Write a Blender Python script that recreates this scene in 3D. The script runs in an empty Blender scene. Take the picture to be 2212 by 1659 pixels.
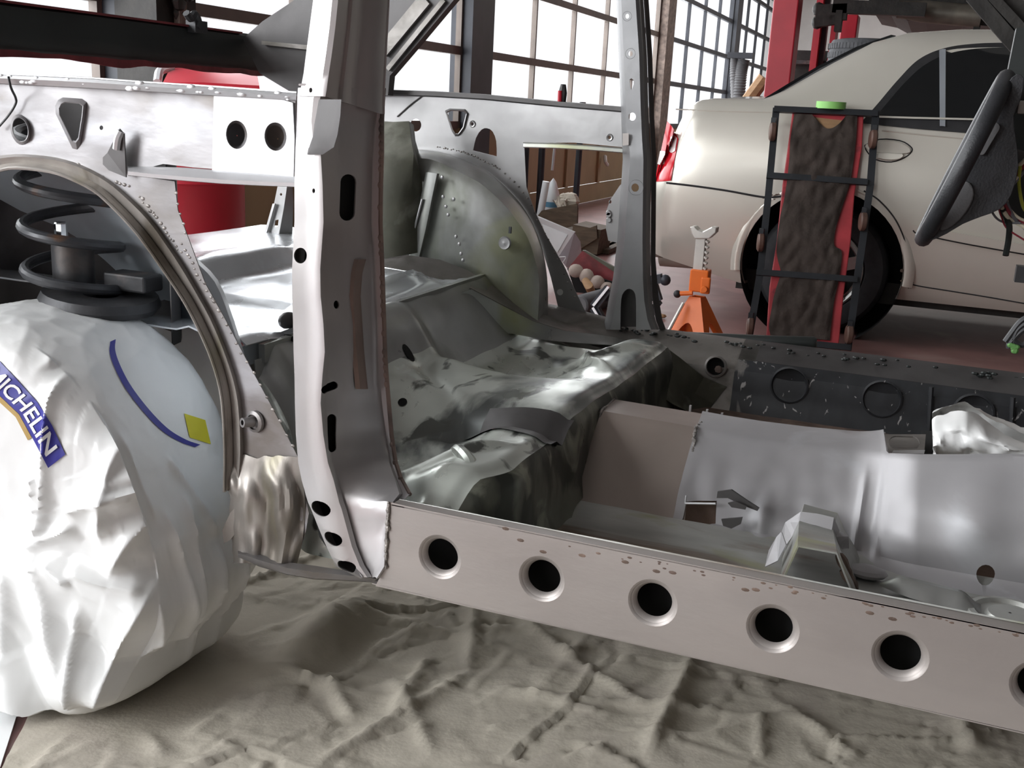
import bpy, bmesh, math, random
from mathutils import Vector, Matrix, noise
from mathutils.bvhtree import BVHTree

random.seed(7)
S = bpy.context.scene
COL = S.collection
V = Vector

# ------------------------------------------------------------------ camera
F_PX, PITCH, ROLL, YAW = 2287.15, .257503802, .0503470642, .366800619
CX, CY, H = 1106.0, 829.5, 0.97


def _rot():
    a = YAW
    m = Matrix(((math.cos(a), math.sin(a), 0), (0, 0, -1), (-math.sin(a), math.cos(a), 0)))
    cp, sp = math.cos(PITCH), math.sin(PITCH)
    rx = Matrix(((1, 0, 0), (0, cp, -sp), (0, sp, cp)))
    cr, sr = math.cos(ROLL), math.sin(ROLL)
    rz = Matrix(((cr, -sr, 0), (sr, cr, 0), (0, 0, 1)))
    return rz @ rx @ m


M = _rot()
MT = M.transposed()
CAM = V((0, 0, H))
cam_data = bpy.data.cameras.new('camera')
cam_data.sensor_width = 36.0
cam_data.lens = F_PX / 2212 * 36
cam_data.clip_start = .02
cam_data.clip_end = 200
cam = bpy.data.objects.new('camera', cam_data)
COL.objects.link(cam)
R3 = Matrix((M[0], -M[1], -M[2])).transposed()
cam.matrix_world = Matrix.Translation(CAM) @ R3.to_4x4()
S.camera = cam

# ------------------------------------------------------------------ world, lights, exposure
S.view_settings.view_transform = 'Standard'
S.view_settings.look = 'None'
S.view_settings.exposure = -.46
S.view_settings.gamma = 1.0
S.view_settings.use_curve_mapping = False
W = bpy.data.worlds.new('sky')
S.world = W
W.use_nodes = True
W.node_tree.nodes['Background'].inputs[0].default_value = (.97, .98, 1, 1)
W.node_tree.nodes['Background'].inputs[1].default_value = 1.6


def area(name, loc, rot, sx, sy, power, col=(1, 1, 1)):
    l = bpy.data.lights.new(name, 'AREA')
    l.shape = 'RECTANGLE'
    l.size, l.size_y, l.energy, l.color = sx, sy, power, col
    o = bpy.data.objects.new(name, l)
    o.location, o.rotation_euler = loc, rot
    COL.objects.link(o)
    return o


HP = math.pi / 2
# daylight standing in the glazed overhead doors on the left, and the open bay behind the camera
for y0, y1, p in ((-4.2, -.5, 800), (-.3, 3.75, 300), (4.3, 7.5, 150), (8.1, 13.3, 380), (14, 18, 220)):
    area('door_daylight', (-3.85, (y0 + y1) / 2, 2.0), (0, -HP, 0), 2.4, y1 - y0, p, (.95, .975, 1))
area('bay_daylight', (-2.2, -4.6, 1.9), (HP, 0, 0), 2.2, 2.8, 22, (1, .97, .93))
area('fill_light_far', (.5, 17, 3.9), (0, 0, 0), 5, 6, 330, (1, .97, .92))  # added fill, no lamp there: lightens the far wall
area('fill_light_near', (1.2, 5.0, 4.0), (0, 0, 0), 2.4, 1.2, 3, (1, .98, .93))  # faint added fill from overhead, not a real lamp

# ------------------------------------------------------------------ pixel <-> place helpers


def ray(px, py):
    return MT @ V(((px - CX) / F_PX, (py - CY) / F_PX, 1))


def PY(px, py, y):
    d = ray(px, py)
    return CAM + d * (y / d.y)


def PX(px, py, x):
    d = ray(px, py)
    return CAM + d * (x / d.x)


def PZ(px, py, z):
    d = ray(px, py)
    return CAM + d * ((z - H) / d.z)


def PP(px, py, p0, n):
    d = ray(px, py)
    return CAM + d * ((p0 - CAM).dot(n) / d.dot(n))


def ys(L, y):
    return [PY(a, b, y) for a, b in L]


def spline(P, n=6, closed=False):
    P = [V(p) for p in P]
    out = []
    N = len(P)
    rng = range(N) if closed else range(N - 1)
    for i in rng:
        p0 = P[(i - 1) % N] if (closed or i > 0) else P[0] * 2 - P[1]
        p1, p2 = P[i], P[(i + 1) % N]
        p3 = P[(i + 2) % N] if (closed or i + 2 < N) else P[-1] * 2 - P[-2]
        for k in range(n):
            t = k / n
            out.append(.5 * ((2 * p1) + (p2 - p0) * t + (2 * p0 - 5 * p1 + 4 * p2 - p3) * t * t + (3 * p1 - p0 - 3 * p2 + p3) * t ** 3))
    if not closed:
        out.append(P[-1])
    return out


def sp2(L, n=5, closed=False):
    return [(p[0], p[1]) for p in spline([(a, b, 0) for a, b in L], n, closed)]


# ------------------------------------------------------------------ materials
MATS = {}


def base_mat(name):
    m = bpy.data.materials.new(name)
    m.use_nodes = True
    nt = m.node_tree
    return m, nt, nt.nodes['Principled BSDF']


def c4(c):
    return (c[0], c[1], c[2], 1)


def mat(name, col, rough=.5, metal=0., var=.12, scale=6., bump=0., bscale=40., col2=None, thr=(.45, .6), col3=None, scale3=3., thr3=(.55, .68), coat=0., stretch=None, spec=.5, rvar=0.):
    """procedural surface: base colour, soft variation, up to two patch colours, bump"""
    m, nt, b = base_mat(name)
    N, Lk = nt.nodes, nt.links
    tc = N.new('ShaderNodeTexCoord')
    mp = N.new('ShaderNodeMapping')
    Lk.new(tc.outputs['Object'], mp.inputs[0])
    if stretch:
        mp.inputs['Scale'].default_value = stretch

    def nz(s, d=5, w=0., off=0.):
        n = N.new('ShaderNodeTexNoise')
        n.inputs['Scale'].default_value = s
        n.inputs['Detail'].default_value = d
        n.inputs['Distortion'].default_value = w
        if off:
            m2 = N.new('ShaderNodeMapping')
            m2.inputs['Location'].default_value = (off, off * 1.7, -off)
            Lk.new(mp.outputs[0], m2.inputs[0])
            Lk.new(m2.outputs[0], n.inputs['Vector'])
        else:
            Lk.new(mp.outputs[0], n.inputs['Vector'])
        return n.outputs['Fac']

    def ramp(src, lo, hi, a, bb):
        r = N.new('ShaderNodeValToRGB')
        r.color_ramp.elements[0].position, r.color_ramp.elements[1].position = lo, hi
        r.color_ramp.elements[0].color, r.color_ramp.elements[1].color = a, bb
        Lk.new(src, r.inputs[0])
        return r.outputs[0]

    def mix(f, a, bb):
        x = N.new('ShaderNodeMix')
        x.data_type = 'RGBA'
        Lk.new(f, x.inputs[0])
        Lk.new(a, x.inputs[6])
        if isinstance(bb, tuple):
            x.inputs[7].default_value = bb
        else:
            Lk.new(bb, x.inputs[7])
        return x.outputs[2]
    lo = tuple(max(0, c * (1 - var)) for c in col)
    hi = tuple(min(1, c * (1 + var)) for c in col)
    cur = ramp(nz(scale), .35, .65, c4(lo), c4(hi))
    W0, W1 = (0, 0, 0, 1), (1, 1, 1, 1)
    if col2:
        cur = mix(ramp(nz(scale * .7, 7, .6, 3.1), thr[0], thr[1], W0, W1), cur, c4(col2))
    if col3:
        cur = mix(ramp(nz(scale3, 8, .9, 7.7), thr3[0], thr3[1], W0, W1), cur, c4(col3))
    Lk.new(cur, b.inputs['Base Color'])
    b.inputs['Metallic'].default_value = metal
    if rvar:
        rr = ramp(nz(scale * 1.3, 5, .3, 11.), .3, .7, (max(.05, rough - rvar),) * 3 + (1,), (min(1, rough + rvar),) * 3 + (1,))
        Lk.new(rr, b.inputs['Roughness'])
    else:
        b.inputs['Roughness'].default_value = rough
    b.inputs['Specular IOR Level'].default_value = spec
    b.inputs['Coat Weight'].default_value = coat
    b.inputs['Coat Roughness'].default_value = .08
    if bump:
        bp = N.new('ShaderNodeBump')
        bp.inputs['Strength'].default_value = bump
        bp.inputs['Distance'].default_value = .01
        Lk.new(nz(bscale, 4), bp.inputs['Height'])
        Lk.new(bp.outputs[0], b.inputs['Normal'])
    MATS[name] = m
    return m


mat('sill_steel', (.41, .375, .355), .5, .5, .07, 3, .03, 60, (.34, .31, .295), (.5, .75), stretch=(1, 1, 3), rvar=.06)
mat('rail_steel', (.29, .28, .285), .46, .55, .14, 6, .05, 25, (.20, .18, .165), (.46, .66), (.40, .40, .42), 4, (.55, .7), rvar=.1, stretch=(1, 1, 2.2))
mat('outer_steel', (.60, .59, .60), .38, .75, .08, 4, .04, 40, (.50, .47, .455), (.5, .75), rvar=.07, stretch=(1, 1, .5))
mat('dark_pillar', (.27, .27, .275), .42, .6, .1, 5, .04, 40, (.2, .2, .2), (.5, .7), rvar=.06)
mat('new_steel', (.56, .56, .57), .4, .6, .05, 8, .02, 60)
mat('pillar_steel', (.50, .49, .49), .40, .8, .10, 4, .03, 40, (.36, .33, .31), (.52, .72), rvar=.08, stretch=(1, 1, .5))
mat('pillar_brown', (.36, .28, .25), .5, .6, .2, 9, .05, 50, (.2, .18, .17), (.5, .6))
mat('arch_steel', (.34, .315, .29), .44, .55, .16, 9, .08, 30, (.15, .13, .105), (.46, .64), (.22, .20, .13), 5, (.52, .68), rvar=.1, stretch=(1.6, 1.6, .6))
mat('weld', (.30, .28, .265), .5, .6, .4, 60, .3, 90)
mat('tub_paint', (.50, .545, .585), .38, .1, .06, 3, .02, 30, (.36, .37, .38), (.56, .72))
mat('seat_steel', (.60, .635, .585), .32, .38, .08, 8, .10, 16, (.12, .13, .125), (.53, .63), (.10, .105, .095), 15, (.57, .64), rvar=.1, stretch=(1, .6, 1))
mat('seat_front_steel', (.20, .205, .17), .36, .45, .15, 9, .10, 20, (.07, .075, .065), (.48, .56), (.36, .37, .30), 12, (.56, .64), rvar=.1, stretch=(1, 1, .5))
mat('deck_steel', (.80, .83, .86), .25, .75, .05, 4, .10, 12, rvar=.06)
mat('green_steel', (.37, .375, .365), .36, .6, .14, 5, .08, 18, (.19, .20, .165), (.5, .66), (.31, .32, .19), 3.2, (.56, .74), rvar=.1)
mat('dark_green_steel', (.085, .085, .062), .5, .2, .3, 9, .1, 25, (.24, .24, .2), (.55, .68), rvar=.1)
mat('tunnel_steel', (.42, .41, .42), .58, .5, .10, 4, .07, 14, (.29, .255, .245), (.52, .66), (.54, .55, .57), 5, (.55, .68), rvar=.08)
mat('patch_steel', (.34, .285, .255), .48, .6, .1, 4, .03, 50, (.24, .2, .18), (.5, .75), rvar=.05)
mat('floor_steel', (.47, .475, .45), .42, .6, .16, 9, .08, 18, (.26, .21, .17), (.56, .68), (.42, .42, .28), 5, (.58, .68), rvar=.1, stretch=(.5, 2, 1))
mat('rust_steel', (.17, .12, .095), .7, .25, .3, 22, .3, 60, (.14, .10, .085), (.48, .62))
mat('black_paint', (.030, .032, .036), .38, .1, .25, 8, .04, 30, (.19, .18, .17), (.62, .66), (.42, .41, .40), 30, (.66, .69), stretch=(2, 1, 1))
mat('sill_grey', (.24, .225, .21), .46, .5, .2, 9, .12, 40, (.13, .12, .105), (.5, .64), rvar=.1)
mat('far_steel', (.38, .375, .375), .42, .72, .12, 6, .06, 22, (.34, .33, .33), (.52, .68), rvar=.08)
mat('dark_steel', (.095, .09, .09), .5, .4, .2, 6, .04, 30, (.06, .055, .055), (.5, .65))
mat('beam_black', (.022, .026, .025), .5, .1, .3, 4, .03, 30)
mat('red_edge', (.20, .03, .035), .5, 0, .3, 14, .1, 40)
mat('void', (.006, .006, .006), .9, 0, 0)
mat('shock_dark', (.045, .045, .048), .5, .3, .3, 14, .1, 50, (.12, .10, .09), (.58, .7))
mat('spring_dark', (.06, .062, .068), .42, .2, .3, 10, .08, 50, (.13, .07, .04), (.66, .72))
mat('chrome', (.8, .82, .84), .12, 1., .03, 5)
mat('bag_plastic', (.80, .80, .79), .30, 0, .02, 6, .05, 30, spec=.45)
mat('logo_blue', (.035, .035, .27), .4, 0, .1, 8)
mat('logo_gold', (.45, .30, .10), .45, 0, .1, 8)
mat('logo_white', (.80, .80, .79), .4, 0, .02, 8)
mat('logo_yellow', (.66, .60, .03), .4, 0, .06, 8)
mat('canvas', (.51, .468, .395), .9, 0, .06, 10, .12, 120, (.43, .385, .335), (.5, .75), (.30, .27, .24), 2.2, (.72, .85), spec=.15)
mat('concrete_red', (.26, .135, .125), .42, 0, .12, 5, .05, 40, (.33, .22, .20), (.55, .75), (.17, .085, .08), 3, (.58, .75))
mat('overexposed_white', (.86, .87, .87), .6, 0, .02, 4)
mat('block_white', (.80, .80, .79), .7, 0, .04, 3)
mat('wall_unlit', (.09, .086, .08), .8, 0, .08, 2)  # dark colour stands for unlit walls out of view, darkens metal reflections
mat('ceiling_grey', (.22, .215, .205), .9, 0, .1, 2)
mat('door_tan', (.33, .245, .135), .6, 0, .08, 3)
mat('mullion', (.13, .105, .09), .55, .1, .15, 6)
mat('mullion_dark', (.028, .031, .04), .5, .1, .2, 6)
mat('post_brown', (.16, .12, .10), .7, .1, .35, 20, .2, 40)
mat('sedan_paint', (.75, .72, .645), .28, .45, .03, 3, coat=.7)
mat('car_glass', (.004, .005, .006), .05, 0, .1, 3, spec=.6)
mat('black_rubber', (.018, .018, .02), .6, 0, .2, 20)
mat('tyre', (.028, .029, .032), .75, 0, .2, 20, .2, 60)
mat('tyre_grey', (.085, .088, .095), .8, 0, .2, 20, .3, 60)
mat('alloy', (.70, .70, .67), .3, .7, .05, 6)
mat('lamp_red', (.72, .015, .03), .15, 0, .15, 6, coat=.6)
mat('lamp_clear', (.86, .80, .78), .12, 0, .05, 6, coat=.6)
mat('red_paint', (.46, .018, .035), .38, 0, .08, 5)
mat('red_pad', (.42, .04, .05), .5, 0, .12, 12, .08, 50, (.2, .02, .03), (.62, .7))
mat('creeper_black', (.022, .025, .03), .42, .2, .2, 8)
mat('caster', (.11, .06, .045), .55, 0, .2, 20)
mat('brown_cloth', (.060, .048, .042), .9, 0, .2, 12, .3, 70, spec=.15)
mat('tape_green', (.32, .72, .20), .5, 0, .05, 8)
mat('jack_orange', (.80, .165, .02), .4, 0, .07, 6)
mat('jack_silver', (.72, .70, .66), .35, .6, .08, 10)
mat('wheel_plastic', (.022, .023, .026), .45, 0, .2, 30, .12, 250)
mat('wheel_insert', (.10, .098, .10), .6, 0, .1, 30, .12, 250)
mat('wire_cream', (.75, .70, .55), .5, 0, .05, 6)
mat('wire_red', (.30, .03, .05), .5, 0, .05, 6)
mat('wire_green', (.42, .45, .06), .5, 0, .05, 6)
mat('wire_grey', (.18, .18, .2), .5, 0, .05, 6)
mat('wood', (.34, .20, .10), .7, 0, .15, 8, .1, 40, stretch=(1, 6, 6))
mat('wood_dark', (.10, .07, .045), .75, 0, .25, 8, .1, 40, stretch=(1, 6, 6))
mat('galvanised', (.55, .60, .66), .3, .7, .06, 8)
mat('foam', (.40, .33, .29), .9, 0, .15, 14, .3, 40)
mat('cream_rag', (.55, .50, .42), .9, 0, .12, 18, .3, 60)
mat('tube_white', (.74, .77, .79), .4, 0, .03, 8)
mat('tube_blue', (.12, .30, .45), .5, 0, .1, 8)
mat('hose_grey', (.13, .13, .135), .6, 0, .1, 10)
mat('underside', (.02, .018, .016), .6, .2, .4, 12, .2, 40)
mat('exhaust', (.16, .145, .12), .5, .5, .25, 8)
mat('muffler', (.34, .29, .25), .5, .5, .15, 8, .05, 30, (.22, .11, .04), (.6, .68))
mat('green_leaf', (.12, .3, .08), .6, 0, .2, 20)
mat('white_plug', (.7, .7, .66), .5, 0, .05, 8)

# thin pane: mostly clear with a faint reflection
_m, _nt, _b = base_mat('pane')
_nt.nodes.remove(_b)
_t = _nt.nodes.new('ShaderNodeBsdfTransparent')
_g = _nt.nodes.new('ShaderNodeBsdfGlossy')
_g.inputs['Roughness'].default_value = .05
_x = _nt.nodes.new('ShaderNodeMixShader')
_x.inputs[0].default_value = .06
_nt.links.new(_t.outputs[0], _x.inputs[1])
_nt.links.new(_g.outputs[0], _x.inputs[2])
_nt.links.new(_x.outputs[0], _nt.nodes['Material Output'].inputs[0])
MATS['pane'] = _m

# ------------------------------------------------------------------ mesh builder


class MB:
    def __init__(self):
        self.v, self.f, self.s = [], [], []

    def add(self, vs, fs, smooth=False):
        o = len(self.v)
        self.v += [V(p) for p in vs]
        self.f += [tuple(i + o for i in f) for f in fs]
        self.s += [smooth] * len(fs)
        return self

    def plate(self, pts, off, holes=(), smooth=False):
        """flat outline (with holes) given the thickness vector off"""
        bm = bmesh.new()
        loops = []
        for L in [pts] + list(holes):
            vs = [bm.verts.new(p) for p in L]
            es = [bm.edges.new((vs[i], vs[(i + 1) % len(vs)])) for i in range(len(vs))]
            loops.append(vs)
        bmesh.ops.triangle_fill(bm, edges=bm.edges[:], use_beauty=True, use_dissolve=False, normal=V(off).normalized())
        bm.verts.index_update()
        vs = [v.co.copy() for v in bm.verts]
        n = len(vs)
        d = V(off)
        fs = []
        for f in bm.faces:
            ids = [v.index for v in f.verts]
            if f.normal.dot(d) > 0:
                ids.reverse()
            fs.append(tuple(ids))
            fs.append(tuple(i + n for i in reversed(ids)))
        edge_dir = {}
        for f in fs:
            for a, b in zip(f, f[1:] + f[:1]):
                edge_dir[(a, b)] = 1
        for L in loops:
            ids = [v.index for v in L]
            for a, b in zip(ids, ids[1:] + ids[:1]):
                if (a, b) in edge_dir:
                    fs.append((b, a, a + n, b + n))
                else:
                    fs.append((a, b, b + n, a + n))
        bm.free()
        return self.add(vs + [p + d for p in vs], fs, smooth)

    def grid(self, rows, t=0., smooth=True, flip=False, closed=False):
        """lofted sheet through rows of points; t = thickness (closed shell)"""
        nr, nc = len(rows), len(rows[0])
        P = [[V(p) for p in r] for r in rows]
        vs = [p for r in P for p in r]
        idx = lambda i, j: i * nc + (j % nc)
        cc = nc if closed else nc - 1
        fs = []
        for i in range(nr - 1):
            for j in range(cc):
                q = (idx(i, j), idx(i, j + 1), idx(i + 1, j + 1), idx(i + 1, j))
                fs.append(q[::-1] if flip else q)
        if t:
            nrm = []
            for i in range(nr):
                for j in range(nc):
                    a = P[min(i + 1, nr - 1)][j] - P[max(i - 1, 0)][j]
                    if closed:
                        b = P[i][(j + 1) % nc] - P[i][(j - 1) % nc]
                    else:
                        b = P[i][min(j + 1, nc - 1)] - P[i][max(j - 1, 0)]
                    n = b.cross(a)
                    n = n.normalized() if n.length > 1e-12 else V((0, 0, 1))
                    nrm.append(-n if flip else n)
            n0 = len(vs)
            vs = vs + [p - n * t for p, n in zip(vs, nrm)]
            fs += [tuple(i + n0 for i in reversed(f)) for f in fs]
            border = []
            if not closed:
                border += [(idx(i, 0), idx(i + 1, 0)) for i in range(nr - 1)] + [(idx(i + 1, nc - 1), idx(i, nc - 1)) for i in range(nr - 1)]
                border += [(idx(nr - 1, j), idx(nr - 1, j + 1)) for j in range(nc - 1)] + [(idx(0, j + 1), idx(0, j)) for j in range(nc - 1)]
            else:
                border += [(idx(nr - 1, j), idx(nr - 1, j + 1)) for j in range(nc)] + [(idx(0, j + 1), idx(0, j)) for j in range(nc)]
            for a, b in border:
                q = (a, b, b + n0, a + n0)
                fs.append(q[::-1] if flip else q)
        return self.add(vs, fs, smooth)

    def tube(self, pts, r, seg=10, closed=False, cap=True, smooth=True):
        P = [V(p) for p in pts]
        n = len(P)
        rs = r if isinstance(r, (list, tuple)) else [r] * n
        rows = []
        up = None
        for i in range(n):
            if closed:
                t = (P[(i + 1) % n] - P[(i - 1) % n]).normalized()
            else:
                t = (P[min(i + 1, n - 1)] - P[max(i - 1, 0)]).normalized()
            if up is None:
                up = t.orthogonal().normalized()
            up = (up - t * up.dot(t)).normalized()
            w = t.cross(up)
            rows.append([P[i] + (up * math.cos(2 * math.pi * k / seg) + w * math.sin(2 * math.pi * k / seg)) * rs[i] for k in range(seg)])
        o = [p for rr in rows for p in rr]
        fs = []
        m = n if closed else n - 1
        for i in range(m):
            for k in range(seg):
                a, b = i * seg + k, i * seg + (k + 1) % seg
                c, d = ((i + 1) % n) * seg + (k + 1) % seg, ((i + 1) % n) * seg + k
                fs.append((a, b, c, d))
        self.add(o, fs, smooth)
        if cap and not closed:
            self.add(rows[0], [tuple(reversed(range(seg)))])
            self.add(rows[-1], [tuple(range(seg))])
        return self

    def lathe(self, prof, c, ax, seg=32, smooth=True, arc=None):
        """prof: (radius, height along axis)"""
        ax = V(ax).normalized()
        u = ax.orthogonal().normalized()
        w = ax.cross(u)
        c = V(c)
        rows = [[c + ax * h + (u * math.cos(2 * math.pi * k / seg) + w * math.sin(2 * math.pi * k / seg)) * max(r, 1e-4) for k in range(seg)] for r, h in prof]
        return self.grid(rows, 0, smooth, closed=True)

    def box(self, c, s, rot=None, smooth=False):
        c = V(c)
        hx, hy, hz = s[0] / 2, s[1] / 2, s[2] / 2
        vs = [V((x, y, z)) for z in (-hz, hz) for y in (-hy, hy) for x in (-hx, hx)]
        if rot is not None:
            vs = [rot @ p for p in vs]
        return self.add([p + c for p in vs], [(0, 2, 3, 1), (4, 5, 7, 6), (0, 1, 5, 4), (2, 6, 7, 3), (0, 4, 6, 2), (1, 3, 7, 5)], smooth)

    def bar(self, a, b, w, t, up=(0, 0, 1)):
        """rectangular bar a->b, w across (perp to up), t along up"""
        a, b = V(a), V(b)
        d = b - a
        z = d.normalized()
        x = z.cross(V(up)).normalized()
        y = x.cross(z)
        return self.box((a + b) / 2, (w, t, d.length), Matrix((x, y, z)).transposed())

    def blob(self, c, r, sq=(1, 1, 1), seg=8):
        c = V(c)
        rows = []
        n = max(4, seg // 2)
        for i in range(n + 1):
            th = math.pi * i / n
            rr = max(math.sin(th), 1e-3)
            rows.append([c + V((math.cos(2 * math.pi * k / seg) * rr * sq[0], math.sin(2 * math.pi * k / seg) * rr * sq[1], math.cos(th) * sq[2])) * r for k in range(seg)])
        return self.grid(rows, 0, True, closed=True, flip=True)

    def beads(self, pts, r, jit=.4, sq=(1.3, .7, 1)):
        for p in pts:
            q = V(p) + V((random.uniform(-1, 1), 0, random.uniform(-1, 1))) * r * jit
            self.blob(q, r * random.uniform(.6, 1.25), sq, 6)
        return self

    def mesh(self, name):
        me = bpy.data.meshes.new(name)
        me.from_pydata([tuple(p) for p in self.v], [], self.f)
        me.polygons.foreach_set('use_smooth', self.s)
        me.validate()
        bm = bmesh.new()
        bm.from_mesh(me)
        bmesh.ops.recalc_face_normals(bm, faces=bm.faces)
        bm.to_mesh(me)
        bm.free()
        me.update()
        return me

    def cut(self, *cutters):
        """boolean-subtract each cutter (an MB) from the shell built so far"""
        if len(cutters) > 1:
            for c in cutters:
                self.cut(c)
            return self
        o = bpy.data.objects.new('tmp', self.mesh('tmp'))
        COL.objects.link(o)
        cs = []
        for c in cutters:
            co = bpy.data.objects.new('tmpc', c.mesh('tmpc'))
            COL.objects.link(co)
            md = o.modifiers.new('b', 'BOOLEAN')
            md.operation, md.solver, md.object = 'DIFFERENCE', 'EXACT', co
            cs.append(co)
        dg = bpy.context.evaluated_depsgraph_get()
        me = bpy.data.meshes.new_from_object(o.evaluated_get(dg))
        if len(me.vertices) > .6 * len(self.v):
            self.v = [v.co.copy() for v in me.vertices]
            self.f = [tuple(p.vertices) for p in me.polygons]
            self.s = [p.use_smooth for p in me.polygons]
        else:
            print('CUT FAILED')
        for x in cs + [o]:
            bpy.data.objects.remove(x)
        return self

    def build(self, name, m, parent=None, angle=35, bevel=0.):
        me = self.mesh(name)
        me.materials.append(MATS[m])
        o = bpy.data.objects.new(name, me)
        COL.objects.link(o)
        if any(self.s):
            try:
                me.set_sharp_from_angle(angle=math.radians(angle))
            except Exception:
                pass
        if bevel:
            b = o.modifiers.new('bevel', 'BEVEL')
            b.width, b.segments, b.limit_method, b.angle_limit = bevel, 2, 'ANGLE', math.radians(40)
        if parent is not None:
            attach(o, parent)
        return o


def build_each(mb, name, m, parent, **kw):
    """every loose piece of mb as a part of its own"""
    par = list(range(len(mb.v)))

    def root(i):
        while par[i] != i:
            par[i] = par[par[i]]
            i = par[i]
        return i
    for f in mb.f:
        for i in f[1:]:
            par[root(i)] = root(f[0])
    gr = {}
    for f, s in zip(mb.f, mb.s):
        gr.setdefault(root(f[0]), []).append((f, s))
    for fs in gr.values():
        ids = sorted({i for f, s in fs for i in f})
        mp = {i: k for k, i in enumerate(ids)}
        q = MB()
        q.v = [mb.v[i] for i in ids]
        q.f = [tuple(mp[i] for i in f) for f, s in fs]
        q.s = [s for f, s in fs]
        q.build(name, m, parent, **kw)


WLOC = {}


def world_loc(o):
    if o.name in WLOC:
        return WLOC[o.name]
    return V((0, 0, 0))


def attach(o, parent):
    o.parent = parent
    o.matrix_parent_inverse = Matrix.Translation(-world_loc(parent))


def tag(o, label, cat, group=None):
    o['label'], o['category'] = label, cat
    if group:
        o['group'] = group
    return o


def thing(name, label, cat, loc=(0, 0, 0), group=None):
    o = bpy.data.objects.new(name, None)
    o.empty_display_size = .1
    COL.objects.link(o)
    o.location = loc
    WLOC[o.name] = V(loc)
    return tag(o, label, cat, group)


def stuff(o):
    o['kind'] = 'stuff'
    return o


def struct(o):
    o['kind'] = 'structure'
    return o


def prism(pts, n, depth):
    n = V(n).normalized()
    return MB().plate([p - n * depth for p in pts], n * depth * 2)


def circ(c, r, ax, seg=28, sq=1.):
    ax = V(ax).normalized()
    u = V((0, 0, 1)).cross(ax)
    u = u.normalized() if u.length > .1 else V((1, 0, 0))
    w = ax.cross(u)
    return [V(c) + u * r * math.cos(2 * math.pi * k / seg) + w * r * sq * math.sin(2 * math.pi * k / seg) for k in range(seg)]


def ellpx(cx, cy, rx, ry, n=24, rot=0.):
    cr, sr = math.cos(math.radians(rot)), math.sin(math.radians(rot))
    return [(cx + rx * math.cos(t) * cr - ry * math.sin(t) * sr, cy + rx * math.cos(t) * sr + ry * math.sin(t) * cr) for t in [2 * math.pi * k / n for k in range(n)]]


def slotpx(x0, y0, x1, y1, r, n=8):
    d = V((x1 - x0, y1 - y0))
    a = math.atan2(d.y, d.x)
    out = [(x1 + r * math.cos(a + t), y1 + r * math.sin(a + t)) for t in [-HP + math.pi * k / n for k in range(n + 1)]]
    out += [(x0 + r * math.cos(a + t), y0 + r * math.sin(a + t)) for t in [HP + math.pi * k / n for k in range(n + 1)]]
    return out


# ------------------------------------------------------------------ the building
def wall_band(name, x, y0, y1, z0, z1, m, t=.2):
    return struct(MB().box((x - t / 2, (y0 + y1) / 2, (z0 + z1) / 2), (t, y1 - y0, z1 - z0)).build(name, m))


XW = -3.45
struct(MB().box((1.5, 9, -.05), (10.2, 29, .1)).build('floor', 'concrete_red'))
struct(MB().box((1.5, 9, 4.3), (10.4, 29, .2)).build('ceiling', 'ceiling_grey'))
w = MB()
w.box((XW - .1, 9, 3.7), (.2, 28.4, 1.0))
for a, b in ((-5, -4.4), (22.6, 23.2)):
    w.box((XW - .1, (a + b) / 2, 1.6), (.2, b - a, 3.2))
struct(w.build('wall_left', 'block_white'))
struct(MB().box((1.5, 23.1, 2.1), (10.2, .2, 4.2)).build('wall_far', 'block_white'))
struct(MB().box((6.5, 9, 2.1), (.2, 28.2, 4.2)).build('wall_right', 'wall_unlit'))
w = MB()
w.box((2.75, -5, 2.1), (7.5, .2, 4.2)).box((-3.4, -5, 2.1), (.2, .2, 4.2)).box((-2.2, -5, 3.75), (2.4, .2, .9))
struct(w.build('wall_near', 'wall_unlit'))

# glazed overhead doors: a tan panel row below, rows of panes above
BAYS = [(-4.4, -.5, 'mullion'), (-.3, 3.8, 'mullion'), (4.2, 7.54, 'mullion'), (8.02, 13.35, 'mullion'), (13.95, 18.05, 'mullion_dark'), (18.45, 22.5, 'mullion_dark')]
for k, (a, b, mm) in enumerate(BAYS):
    fr = MB()
    zs = [.80, 1.34, 1.89, 2.44, 2.99, 3.2]
    for z in zs:
        fr.box((XW, (a + b) / 2, z), (.05, b - a, .06))
    n = round((b - a) / 1.03)
    for i in range(n + 1):
        y = a + (b - a) * i / n
        fr.box((XW, y, 2.0), (.045, .06 if i in (0, n) else .028, 2.4))
    d = struct(fr.build('door_%d' % (k + 1), mm))
    if k == 3:
        DOOR4 = d
    pn = MB()
    pn.box((XW - .01, (a + b) / 2, .49), (.03, b - a, .58)).box((XW - .005, (a + b) / 2, .1), (.035, b - a, .18))
    for i in range(n + 1):
        pn.box((XW + .012, a + (b - a) * i / n, .49), (.03, .07, .58))
    pn.build('door_panel', 'door_tan', d)
    MB().box((XW, (a + b) / 2, 2.0), (.006, b - a, 2.38)).build('pane', 'pane', d)
for k, (a, b, mm) in enumerate(((-.5, -.3, 'mullion_dark'), (7.54, 8.02, 'mullion_dark'), (13.35, 13.95, 'post_brown'), (18.05, 18.45, 'mullion_dark'), (3.8, 4.2, 'mullion_dark'))):
    p = MB()
    if k == 1:
        p.box((XW + .03, 7.64, 1.6), (.14, .2, 3.2)).box((XW + .02, 7.90, 1.6), (.1, .24, 3.2)).box((XW - .05, 7.78, 1.6), (.06, .46, 3.2))
    elif k == 2:
        p.box((XW + .04, 13.55, 1.6), (.16, .38, 3.2)).box((XW, 13.85, 1.6), (.1, .2, 3.2))
    else:
        p.box((XW + .02, (a + b) / 2, 1.6), (.14, b - a, 3.2))
    struct(p.build('trim_%d' % (k + 1), mm))

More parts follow.
